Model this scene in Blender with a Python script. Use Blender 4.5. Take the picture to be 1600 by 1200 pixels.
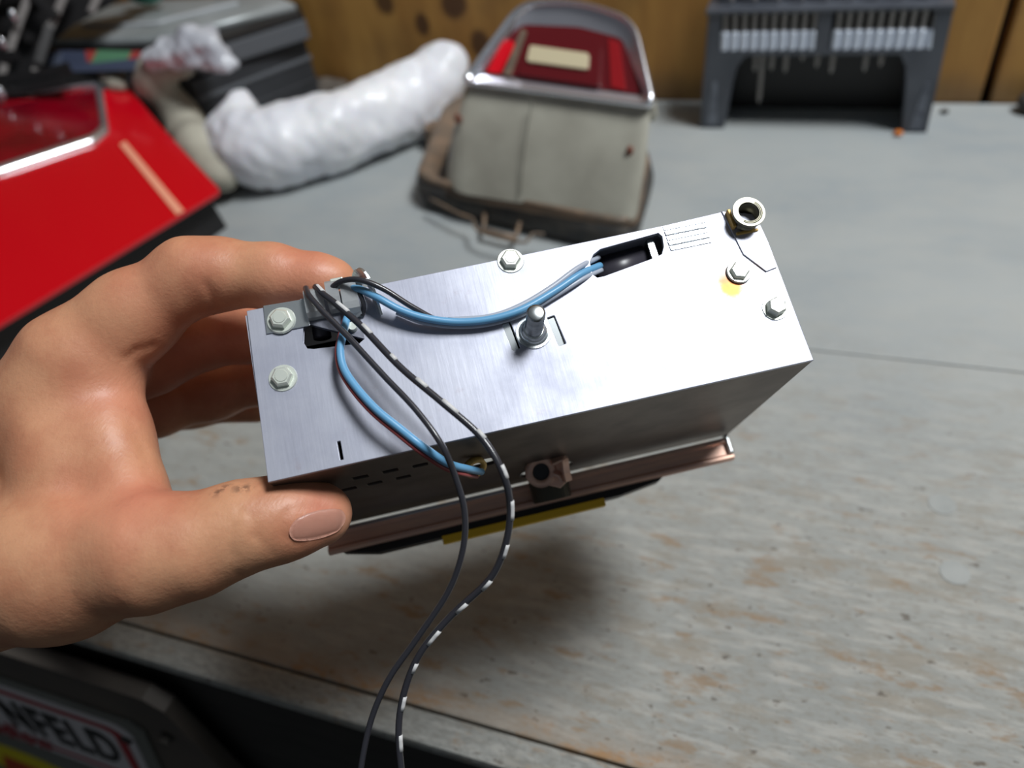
import bpy, bmesh, math, random
import numpy as np
from mathutils import Vector, Matrix, noise

for o in list(bpy.data.objects):
    bpy.data.objects.remove(o)
S = bpy.context.scene
COL = S.collection
rnd = random.Random(7)

# ------------------------------------------------------------------ camera
H = 0.42                       # camera height over the bench top (z = 0)
U = np.array([-228., -1290., -1200.]); U /= np.linalg.norm(U)
X = np.array([3587., 483., -1200.]); X -= U * X.dot(U); X /= np.linalg.norm(X)
Y = np.cross(U, X)
R = np.array([X, Y, U])        # camera axes (right, down, forward) -> world
CAM = np.array([0, 0, H])
cd = bpy.data.cameras.new('camera'); cam = bpy.data.objects.new('camera', cd); COL.objects.link(cam)
M = Matrix.Identity(4)
for j, v in enumerate((R @ [1, 0, 0], R @ [0, -1, 0], R @ [0, 0, -1], CAM)):
    for i in range(3): M[i][j] = float(v[i])
cam.matrix_world = M
cd.sensor_width = 36; cd.lens = 27; cd.clip_start = 0.01; cd.clip_end = 30
cd.dof.use_dof = True; cd.dof.focus_distance = 0.285; cd.dof.aperture_fstop = 6.0
S.camera = cam

# ------------------------------------------------------------------ light
w = bpy.data.worlds.new('world'); S.world = w; w.use_nodes = True
w.node_tree.nodes['Background'].inputs[0].default_value = (0.80, 0.90, 1.0, 1)
w.node_tree.nodes['Background'].inputs[1].default_value = 0.085
def area(name, loc, target, sx, sy, power, col):
    l = bpy.data.lights.new(name, 'AREA'); l.shape = 'RECTANGLE'; l.size = sx; l.size_y = sy
    l.energy = power; l.color = col
    o = bpy.data.objects.new(name, l); COL.objects.link(o); o.location = loc
    o.rotation_euler = (Vector(target) - Vector(loc)).to_track_quat('-Z', 'Y').to_euler()
    return o
area('ceiling_lamp_light', (0.80, 0.56, 2.10), (0.0, 0.40, 0), 0.66, 0.54, 51, (0.95, 0.98, 1.0))
S.view_settings.view_transform = 'Standard'; S.view_settings.look = 'None'
S.view_settings.gamma = 1; S.view_settings.use_curve_mapping = False
S.view_settings.exposure = 0.0

# ------------------------------------------------------------------ picking points in space
def ray(px, py): return R @ np.array([px - 800, py - 600, 1200.]) / 1200.
def at(px, py, d): return Vector((CAM + ray(px, py) * d).tolist())            # point at a forward distance d
def atz(px, py, z):
    r = ray(px, py); return Vector((CAM + r * ((z - H) / r[2])).tolist())     # point on a level plane
def onp(px, py, p0, n):
    r = ray(px, py); t = np.dot(np.array(n), np.array(p0) - CAM) / np.dot(np.array(n), r)
    return Vector((CAM + r * t).tolist())

# ------------------------------------------------------------------ materials
def lin(c): return tuple(((x / 255 + .055) / 1.055) ** 2.4 if x / 255 > .04045 else x / 255 / 12.92 for x in c) + (1,)
def mat(name, c, rough=.5, metal=0., c2=None, scale=20, stretch=(1, 1, 1), bump=0., bscale=None, coat=0., sss=0., trans=0., detail=6, lo=.35, hi=.65, aniso=0, ior=None, emis=None):
    m = bpy.data.materials.new(name); m.use_nodes = True
    nt = m.node_tree; b = nt.nodes['Principled BSDF']
    b.inputs['Base Color'].default_value = lin(c); b.inputs['Roughness'].default_value = rough
    b.inputs['Metallic'].default_value = metal; b.inputs['Coat Weight'].default_value = coat
    b.inputs['Coat Roughness'].default_value = .08
    b.inputs['Transmission Weight'].default_value = trans
    if ior: b.inputs['IOR'].default_value = ior
    if aniso: b.inputs['Anisotropic'].default_value = aniso
    if sss:
        b.inputs['Subsurface Weight'].default_value = sss
        b.inputs['Subsurface Radius'].default_value = (1, .35, .2); b.inputs['Subsurface Scale'].default_value = .004
    tc = nt.nodes.new('ShaderNodeTexCoord'); mp = nt.nodes.new('ShaderNodeMapping')
    mp.inputs['Scale'].default_value = stretch
    nt.links.new(tc.outputs['Object'], mp.inputs[0])
    m['_'] = 0
    nz = nt.nodes.new('ShaderNodeTexNoise'); nz.inputs['Scale'].default_value = scale; nz.inputs['Detail'].default_value = detail
    nt.links.new(mp.outputs[0], nz.inputs['Vector'])
    if c2 is not None:
        rp = nt.nodes.new('ShaderNodeValToRGB')
        rp.color_ramp.elements[0].position = lo; rp.color_ramp.elements[0].color = lin(c)
        rp.color_ramp.elements[1].position = hi; rp.color_ramp.elements[1].color = lin(c2)
        nt.links.new(nz.outputs['Fac'], rp.inputs[0]); nt.links.new(rp.outputs[0], b.inputs['Base Color'])
    if bump:
        bp = nt.nodes.new('ShaderNodeBump'); bp.inputs['Strength'].default_value = bump; bp.inputs['Distance'].default_value = .002
        n2 = nt.nodes.new('ShaderNodeTexNoise'); n2.inputs['Scale'].default_value = bscale or scale * 3; n2.inputs['Detail'].default_value = 5
        nt.links.new(mp.outputs[0], n2.inputs['Vector'])
        nt.links.new(n2.outputs['Fac'], bp.inputs['Height']); nt.links.new(bp.outputs[0], b.inputs['Normal'])
    return m

class NB:                       # tiny node builder
    def __init__(s, m): s.nt = m.node_tree; s.b = s.nt.nodes['Principled BSDF']
    def n(s, t, **k):
        x = s.nt.nodes.new(t)
        for a, v in k.items(): setattr(x, a, v)
        return x
    def l(s, a, b): s.nt.links.new(a, b)
    def math(s, op, a, b=None, c=None):
        x = s.n('ShaderNodeMath', operation=op)
        for i, v in enumerate((a, b, c)):
            if v is None: continue
            if isinstance(v, (int, float)): x.inputs[i].default_value = v
            else: s.l(v, x.inputs[i])
        return x.outputs[0]
    def noise(s, vec, scale, detail=5, rough=.55):
        x = s.n('ShaderNodeTexNoise'); x.inputs['Scale'].default_value = scale; x.inputs['Detail'].default_value = detail
        x.inputs['Roughness'].default_value = rough; s.l(vec, x.inputs['Vector']); return x.outputs['Fac']
    def map(s, vec, sc, loc=(0, 0, 0), rot=(0, 0, 0)):
        x = s.n('ShaderNodeMapping'); x.inputs['Scale'].default_value = sc; x.inputs['Location'].default_value = loc
        x.inputs['Rotation'].default_value = rot; s.l(vec, x.inputs[0]); return x.outputs[0]
    def ss(s, v, lo, hi, a=0., b=1.):
        x = s.n('ShaderNodeMapRange', interpolation_type='SMOOTHSTEP')
        s.l(v, x.inputs[0])
        for i, q in enumerate((lo, hi, a, b)): x.inputs[i + 1].default_value = q
        return x.outputs[0]
    def mix(s, f, a, b):
        x = s.n('ShaderNodeMix', data_type='RGBA')
        if isinstance(f, (int, float)): x.inputs[0].default_value = f
        else: s.l(f, x.inputs[0])
        for i, v in ((6, a), (7, b)):
            if isinstance(v, tuple): x.inputs[i].default_value = lin(v)
            else: s.l(v, x.inputs[i])
        return x.outputs[2]
    def bump(s, h, st, dist=.002):
        x = s.n('ShaderNodeBump'); x.inputs['Strength'].default_value = st; x.inputs['Distance'].default_value = dist
        s.l(h, x.inputs['Height']); s.l(x.outputs[0], s.b.inputs['Normal'])

def bench_mat():                # worn blue-grey paint over wood
    m = bpy.data.materials.new('worn_bench_paint'); m.use_nodes = True; k = NB(m)
    k.b.inputs['Roughness'].default_value = .55
    P = k.n('ShaderNodeNewGeometry').outputs['Position']
    sp = k.n('ShaderNodeSeparateXYZ'); k.l(P, sp.inputs[0]); x, y = sp.outputs[0], sp.outputs[1]
    grain = k.noise(k.map(P, (9, 45, 6)), 3.2, 8, .65)
    big = k.noise(k.map(P, (1.4, 2.2, 1)), 3.0, 5)
    mid = k.noise(k.map(P, (3, 6, 3)), 8, 8, .7)
    fine = k.noise(k.map(P, (8, 22, 8)), 16, 8, .75)
    base = k.mix(k.ss(big, .35, .65), (166, 171, 171), (150, 158, 162))
    base = k.mix(k.ss(mid, .3, .75, 0, .5), base, (172, 174, 170))
    base = k.mix(k.ss(y, .60, .25, 0, .6), base, (142, 141, 133))
    front = k.ss(y, .62, .22)                       # the used half of the bench is more worn
    right = k.ss(x, -.30, .05, .45, 1)
    worn = k.math('MULTIPLY', front, right)
    g1 = k.math('MULTIPLY', k.ss(fine, .48, .62, 0, .6), worn)
    base = k.mix(g1, base, (128, 124, 114))
    g3 = k.math('MULTIPLY', k.ss(grain, .46, .62, 0, .4), worn)
    base = k.mix(g3, base, (194, 191, 184))
    g4 = k.math('MULTIPLY', k.ss(k.noise(k.map(P, (3, 7, 3), (9, 2, 0)), 6, 8, .75), .50, .62, 0, .65), worn)
    base = k.mix(g4, base, (140, 132, 118))
    t = k.noise(k.map(P, (5, 14, 5), (3, 1, 0)), 5, 8, .7)
    g2 = k.math('MULTIPLY', k.ss(t, .535, .66, 0, .8), k.ss(y, .55, .25, .05, 1))
    base = k.mix(g2, base, (142, 118, 90))
    spots = k.noise(k.map(P, (16, 34, 10), (0, 5, 0)), 6, 3)
    base = k.mix(k.math('MULTIPLY', k.ss(spots, .655, .69, 0, .8), k.ss(y, .5, .3)), base, (92, 84, 74))
    e = k.math('MULTIPLY', k.ss(k.math('ADD', y, k.math('MULTIPLY', k.math('SUBTRACT', t, .5), .05)), .172, .153), k.ss(k.math('ADD', mid, k.math('MULTIPLY', fine, .5)), .58, .78, .95, .25))
    e = k.math('MULTIPLY', e, k.ss(y, .1495, .1505))
    base = k.mix(e, base, (158, 122, 82))
    ns = k.math('MULTIPLY', k.ss(y, .1505, .1495), k.ss(fine, .42, .6, 0, .6))
    base = k.mix(ns, base, (118, 120, 116))
    k.l(base, k.b.inputs['Base Color'])
    hh = k.math('ADD', k.math('MULTIPLY', grain, .6), k.math('MULTIPLY', fine, k.math('ADD', k.math('MULTIPLY', worn, .8), .15)))
    k.bump(hh, .55, .0016)
    return m

def wall_mat():
    m = bpy.data.materials.new('ochre_plywood'); m.use_nodes = True; k = NB(m)
    k.b.inputs['Roughness'].default_value = .6
    P = k.n('ShaderNodeNewGeometry').outputs['Position']
    sp = k.n('ShaderNodeSeparateXYZ'); k.l(P, sp.inputs[0]); x, z = sp.outputs[0], sp.outputs[2]
    g = k.noise(k.map(P, (5, 5, 1)), 4, 6, .6)
    c = k.mix(k.ss(g, .3, .7), (196, 148, 76), (164, 116, 56))
    g2 = k.noise(k.map(P, (1.5, 1, 1.2)), 5, 3)
    c = k.mix(k.ss(g2, .45, .7, 0, .55), c, (124, 92, 52))
    warp = k.math('MULTIPLY', k.math('SUBTRACT', k.noise(P, 30, 2), .5), .02)
    for (kx, kz, a, b) in ((-.535, .127, .016, .020), (-.438, .122, .020, .022), (-.487, .097, .012, .018), (-.41, .07, .016, .022), (-.30, .16, .01, .01), (.3, .14, .02, .02)):
        dx = k.math('DIVIDE', k.math('SUBTRACT', x, kx), a); dz = k.math('DIVIDE', k.math('SUBTRACT', z, kz), b)
        d = k.math('SQRT', k.math('ADD', k.math('MULTIPLY', dx, dx), k.math('MULTIPLY', dz, dz)))
        d = k.math('ADD', d, k.math('MULTIPLY', warp, 20))
        c = k.mix(k.ss(d, 1.1, .6, 0, .85), c, (66, 38, 22))
    low = k.math('MULTIPLY', k.ss(k.math('ADD', z, warp), .045, .005), .55)      # grime along the bottom
    c = k.mix(low, c, (84, 74, 60))
    k.l(c, k.b.inputs['Base Color']); k.bump(g, .3)
    return m

def plate_mat():                # galvanised sheet, faint vertical brushing and smudges
    m = bpy.data.materials.new('galvanised_steel'); m.use_nodes = True; k = NB(m)
    k.b.inputs['Metallic'].default_value = .5
    P = k.n('ShaderNodeTexCoord').outputs['Object']
    a = k.noise(k.map(P, (1, 1, 1)), 30, 6, .6); b = k.noise(k.map(P, (40, 3, 3)), 14, 5, .6); c = k.noise(k.map(P, (1, 1, 1), (3, 2, 1)), 90, 6, .7)
    base = k.mix(k.ss(a, .35, .7), (190, 193, 206), (164, 167, 182))
    base = k.mix(k.ss(c, .6, .75, 0, .35), base, (160, 148, 156))
    sp = k.n('ShaderNodeSeparateXYZ'); k.l(P, sp.inputs[0])
    def spot(x, y, r, col, amt, base):
        dx = k.math('SUBTRACT', sp.outputs[0], x); dy = k.math('SUBTRACT', sp.outputs[1], y)
        d = k.math('SQRT', k.math('ADD', k.math('MULTIPLY', dx, dx), k.math('MULTIPLY', dy, dy)))
        d = k.math('ADD', d, k.math('MULTIPLY', k.math('SUBTRACT', c, .5), .006))
        return k.mix(k.ss(d, r, r * .35, 0, amt), base, col)
    base = spot(.0710, .0020, .0062, (206, 124, 40), .95, base)
    base = spot(.0700, .0070, .0050, (130, 96, 74), .7, base)
    base = spot(.0810, .0060, .0045, (160, 130, 110), .5, base)
    base = spot(.0865, .0095, .004, (150, 120, 96), .6, base)
    base = spot(.0845, .0140, .003, (190, 160, 120), .5, base)
    k.l(base, k.b.inputs['Base Color'])
    k.l(k.ss(a, .3, .7, .40, .50), k.b.inputs['Roughness'])
    k.bump(k.math('ADD', k.math('MULTIPLY', b, .5), k.math('MULTIPLY', a, 1.0)), .08, .001)
    return m

M_bench = bench_mat(); M_wall = wall_mat(); M_plate = plate_mat()
M_steel = mat('zinc_steel', (215, 220, 222), .28, 1., c2=(170, 176, 176), scale=300)
M_bright = mat('bright_zinc', (232, 238, 240), .22, .9)
M_screw = mat('zinc_screw', (226, 232, 222), .36, .55)
M_sock = mat('dull_socket_metal', (120, 118, 104), .35, .8)
M_clip = mat('bright_clip', (226, 230, 232), .3, .45)
M_chrome = mat('chrome', (236, 238, 245), .24, .9)
M_dark = mat('dark_inside', (38, 38, 42), .55)
M_capn = mat('dark_capacitor', (60, 58, 66), .35)
M_black = mat('black_plastic', (26, 25, 26), .45)
M_rubber = mat('black_rubber', (52, 52, 52), .7, c2=(74, 70, 64), scale=60, bump=.3)
M_wire = mat('black_wire', (50, 50, 56), .32, coat=.3)
M_white = mat('white_tracer', (205, 205, 205), .5)
M_blue = mat('blue_wire', (104, 164, 206), .35)
M_redw = mat('brown_red_wire', (150, 70, 70), .4)
M_glarew = mat('wire_glare_grey', (170, 178, 192), .35)  # pale grey paints the glare along the blue wire
M_copper_reflect = mat('copper_and_warm_reflection', (240, 196, 172), .38, .3, c2=(222, 182, 166), scale=60, stretch=(1, 8, 1))  # rail: warm tint paints the hand reflected in chrome; eyelet: real copper
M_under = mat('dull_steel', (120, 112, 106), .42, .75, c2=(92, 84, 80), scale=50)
M_yellow = mat('yellow_plastic', (255, 206, 44), .45)
M_brass = mat('yellow_ring', (214, 176, 96), .4, .2)
M_olive = mat('olive_cap', (74, 72, 60), .4, .3)
M_redp = mat('red_paint', (206, 0, 24), .22, coat=.5)
M_redlens = mat('dark_red_lens', (138, 4, 26), .15, coat=.6, c2=(104, 2, 20), scale=16, bump=.15, bscale=90)
M_redlens2 = mat('red_lamp_lens', (98, 20, 26), .25, coat=.4)
M_redbright = mat('bright_red_reflector', (226, 10, 30), .2, coat=.5)
M_cream = mat('cream_lens', (214, 202, 168), .3, coat=.3)
M_tape = mat('pale_tan_strip', (238, 160, 130), .6)
M_house = mat('grey_lamp_housing', (184, 182, 168), .5, 0, c2=(164, 161, 148), scale=18, bump=.15)
M_rustb = mat('brown_rusty_rim', (140, 118, 98), .6, .2, c2=(108, 96, 84), scale=50)
M_rust = mat('rust_spot', (120, 72, 56), .8)
M_gplast = mat('dark_grey_plastic', (84, 88, 96), .42, c2=(70, 74, 82), scale=30, bump=.1)
M_gworn = mat('scuffed_grey_plastic', (126, 132, 142), .5, c2=(84, 88, 98), scale=60)
M_sleeve = mat('pale_drill_shank', (226, 234, 248), .3, .1)
M_drill = mat('grey_drill_steel', (168, 164, 160), .35, .4)
M_orange = mat('orange_plastic', (214, 120, 40), .5)
M_wrap = mat('white_plastic_film', (246, 247, 250), .42, c2=(232, 234, 242), scale=24, bump=.35, bscale=80, sss=.1, coat=.12)
M_clear = mat('crumpled_clear_film', (214, 217, 224), .4, c2=(178, 181, 190), scale=40, bump=.6, bscale=110, coat=.15)
M_cloth = mat('beige_foam_sleeve', (186, 182, 166), .85, c2=(160, 156, 142), scale=30, bump=.5, bscale=60)
M_silver = mat('silver_grey_cover', (170, 176, 178), .38, .25, c2=(150, 156, 156), scale=14)
M_dgrey = mat('charcoal_panel', (66, 68, 72), .4, c2=(50, 51, 54), scale=10)
M_mgrey = mat('grey_panel_edge', (98, 101, 106), .45)
M_lid = mat('cabinet_paint', (92, 84, 76), .6, c2=(78, 72, 66), scale=14)
M_cab = mat('cabinet_front_paint', (120, 122, 116), .6, c2=(106, 108, 102), scale=12)
M_signw = mat('sign_white', (214, 210, 212), .5)
M_signr = mat('sign_red', (170, 40, 52), .5)
M_signk = mat('sign_black', (34, 38, 40), .5)
M_signy = mat('sign_yellow', (232, 214, 12), .5)
M_signo = mat('sign_orange_red', (196, 66, 26), .5)
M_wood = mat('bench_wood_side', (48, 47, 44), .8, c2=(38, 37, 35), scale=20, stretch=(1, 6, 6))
M_floor = mat('workshop_floor', (60, 58, 56), .8, c2=(46, 45, 44), scale=4)
M_tan = mat('tan_wood_stick', (168, 140, 108), .8)
M_green = mat('green_item', (66, 132, 112), .5)
M_bluep = mat('slate_blue_print', (70, 78, 100), .4)
M_redpr = mat('red_print', (176, 70, 66), .4)
M_grnpr = mat('green_print', (96, 146, 112), .4)

# ------------------------------------------------------------------ mesh helpers
def link(name, me, m, parent=None, smooth=False):
    o = bpy.data.objects.new(name, me); COL.objects.link(o)
    if m is not None:
        if isinstance(m, (list, tuple)):
            for q in m: me.materials.append(q)
        else: me.materials.append(m)
    if smooth:
        for p in me.polygons: p.use_smooth = True
    if parent is not None: o.parent = parent
    return o
def fin(name, bm, m, parent=None, smooth=False):
    bmesh.ops.recalc_face_normals(bm, faces=bm.faces)
    me = bpy.data.meshes.new(name); bm.to_mesh(me); bm.free()
    return link(name, me, m, parent, smooth)
def tag(o, label, cat, group=None):
    o['label'] = label; o['category'] = cat
    if group: o['group'] = group
    return o
def lab(o, label): o['label'] = label; return o
def thing(name, label, cat, loc=(0, 0, 0), group=None, mw=None):
    o = bpy.data.objects.new(name, None); COL.objects.link(o); o.empty_display_size = .02
    if mw is not None: o.matrix_world = mw
    else: o.location = loc
    return tag(o, label, cat, group)
def box(bm, c, s, mw=None, bev=0.):
    r = bmesh.ops.create_cube(bm, size=1)
    vs = r['verts']
    bmesh.ops.scale(bm, vec=s, verts=vs); bmesh.ops.translate(bm, vec=c, verts=vs)
    if bev:
        es = list({e for v in vs for e in v.link_edges})
        nb = bmesh.ops.bevel(bm, geom=es, offset=bev, segments=2, affect='EDGES', profile=.6)
        vs = list({v for f in nb['faces'] for v in f.verts} | {v for v in vs if v.is_valid})
    if mw is not None: bmesh.ops.transform(bm, matrix=mw, verts=[v for v in vs if v.is_valid])
    return vs
def prism(bm, pts, d, bev=0.):          # closed polygon (world points) pushed along vector d
    d = Vector(d)
    a = [bm.verts.new(p) for p in pts]; b = [bm.verts.new(Vector(p) + d) for p in pts]
    n = len(pts); fs = [bm.faces.new(a), bm.faces.new(list(reversed(b)))]
    for i in range(n): fs.append(bm.faces.new((a[i], b[i], b[(i + 1) % n], a[(i + 1) % n])))
    if bev:
        es = list({e for f in fs[:2] for e in f.edges})
        bmesh.ops.bevel(bm, geom=es, offset=bev, segments=2, affect='EDGES', profile=.6)
def cyl(bm, p, q, r1, r2=None, seg=20, caps=True):
    p, q = Vector(p), Vector(q); d = q - p
    mw = Matrix.Translation((p + q) / 2) @ d.to_track_quat('Z', 'Y').to_matrix().to_4x4()
    bmesh.ops.create_cone(bm, cap_ends=caps, segments=seg, radius1=r1, radius2=r1 if r2 is None else r2, depth=d.length, matrix=mw)
def tube_ring(bm, p, q, ro, ri, seg=28):   # hollow ring between p and q
    p, q = Vector(p), Vector(q); d = q - p; rot = d.to_track_quat('Z', 'Y').to_matrix()
    rows = []
    for c, r in ((p, ro), (q, ro), (q, ri), (p, ri)):
        rows.append([bm.verts.new(c + rot @ Vector((r * math.cos(t * math.tau / seg), r * math.sin(t * math.tau / seg), 0))) for t in range(seg)])
    for k in range(4):
        a, b = rows[k], rows[(k + 1) % 4]
        for i in range(seg): bm.faces.new((a[i], a[(i + 1) % seg], b[(i + 1) % seg], b[i]))
def smooth_path(pts, n=8):
    P = [Vector(p) for p in pts]; P = [2 * P[0] - P[1]] + P + [2 * P[-1] - P[-2]]; out = []
    for i in range(1, len(P) - 2):
        for j in range(n):
            t = j / n; a, b, c, d = P[i - 1:i + 3]
            out.append(.5 * ((2 * b) + (c - a) * t + (2 * a - 5 * b + 4 * c - d) * t * t + (3 * b - a - 3 * c + d) * t ** 3))
    out.append(P[-2]); return out
def sweep(bm, path, r, seg=10, prof=None):
    path = [Vector(p) for p in path]; n = len(path); rings = []
    t0 = (path[1] - path[0]).normalized(); up = t0.orthogonal().normalized()
    for i in range(n):
        t = (path[min(i + 1, n - 1)] - path[max(i - 1, 0)]).normalized()
        up = (up - t * up.dot(t)).normalized(); s = t.cross(up)
        rr = r[i] if isinstance(r, (list, tuple)) else r
        if prof: rings.append([bm.verts.new(path[i] + up * a + s * b) for a, b in prof])
        else: rings.append([bm.verts.new(path[i] + (up * math.cos(k * math.tau / seg) + s * math.sin(k * math.tau / seg)) * rr) for k in range(seg)])
    m = len(rings[0])
    for a, b in zip(rings, rings[1:]):
        for k in range(m): bm.faces.new((a[k], a[(k + 1) % m], b[(k + 1) % m], b[k]))
    bm.faces.new(rings[0][::-1]); bm.faces.new(rings[-1])
def plate2d(name, outer, holes, th, m, parent, mw=None, bev=.0002):  # flat sheet with real holes, thickness th centred on local z = 0
    cu = bpy.data.curves.new(name, 'CURVE'); cu.dimensions = '2D'; cu.fill_mode = 'BOTH'; cu.extrude = th / 2; cu.bevel_depth = bev
    for ring in [outer] + holes:
        sp = cu.splines.new('POLY'); sp.points.add(len(ring) - 1)
        for i, p in enumerate(ring): sp.points[i].co = (p[0], p[1], 0, 1)
        sp.use_cyclic_u = True
    t = bpy.data.objects.new('tmp', cu); COL.objects.link(t)
    me = bpy.data.meshes.new_from_object(t.evaluated_get(bpy.context.evaluated_depsgraph_get()))
    bpy.data.objects.remove(t); bpy.data.curves.remove(cu)
    me.materials.clear()
    if mw is not None: me.transform(mw)
    return link(name, me, m, parent)
def text_mesh(name, s, size, m, parent, mw, shear=0., th=.0006, bold=0., xs=1.):
    cu = bpy.data.curves.new(name, 'FONT'); cu.body = s; cu.size = size; cu.shear = shear; cu.extrude = th; cu.offset = bold; cu.space_character = 1.12
    t = bpy.data.objects.new('tmp', cu); COL.objects.link(t)
    me = bpy.data.meshes.new_from_object(t.evaluated_get(bpy.context.evaluated_depsgraph_get()))
    bpy.data.objects.remove(t); bpy.data.curves.remove(cu); me.materials.clear()
    me.transform(mw @ Matrix.Diagonal((xs, 1, 1, 1)))
    return link(name, me, m, parent)
def rrect(cx, cy, w, h, r, n=6, rot=0.):
    out = []; r = min(r, w / 2 - 1e-5, h / 2 - 1e-5)
    for sx, sy, a0 in ((1, 1, 0), (-1, 1, 90), (-1, -1, 180), (1, -1, 270)):
        for i in range(n + 1):
            a = math.radians(a0 + 90 * i / n)
            x, y = sx * (w / 2 - r) + r * math.cos(a), sy * (h / 2 - r) + r * math.sin(a)
            out.append((cx + x * math.cos(rot) - y * math.sin(rot), cy + x * math.sin(rot) + y * math.cos(rot)))
    return out
def rpoly(pts, r, n=6):                 # rounded 3-D polygon, equal point counts
    P = [Vector(p) for p in pts]; out = []; N = len(P)
    for i in range(N):
        a, b, c = P[i - 1], P[i], P[(i + 1) % N]
        rr = r[i] if isinstance(r, (list, tuple)) else r
        p0 = b + (a - b).normalized() * min(rr, (a - b).length * .49); p1 = b + (c - b).normalized() * min(rr, (c - b).length * .49)
        for j in range(n + 1):
            t = j / n; out.append((1 - t) ** 2 * p0 + 2 * t * (1 - t) * b + t * t * p1)
    return out
def loft(bm, rings, cap0=True, cap1=True, closed=False):
    vr = [[bm.verts.new(p) for p in r] for r in rings]; n = len(vr[0])
    pairs = list(zip(vr, vr[1:])) + ([(vr[-1], vr[0])] if closed else [])
    for a, b in pairs:
        for i in range(n): bm.faces.new((a[i], a[(i + 1) % n], b[(i + 1) % n], b[i]))
    if not closed:
        if cap0: bm.faces.new(vr[0][::-1])
        if cap1: bm.faces.new(vr[-1])

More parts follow.
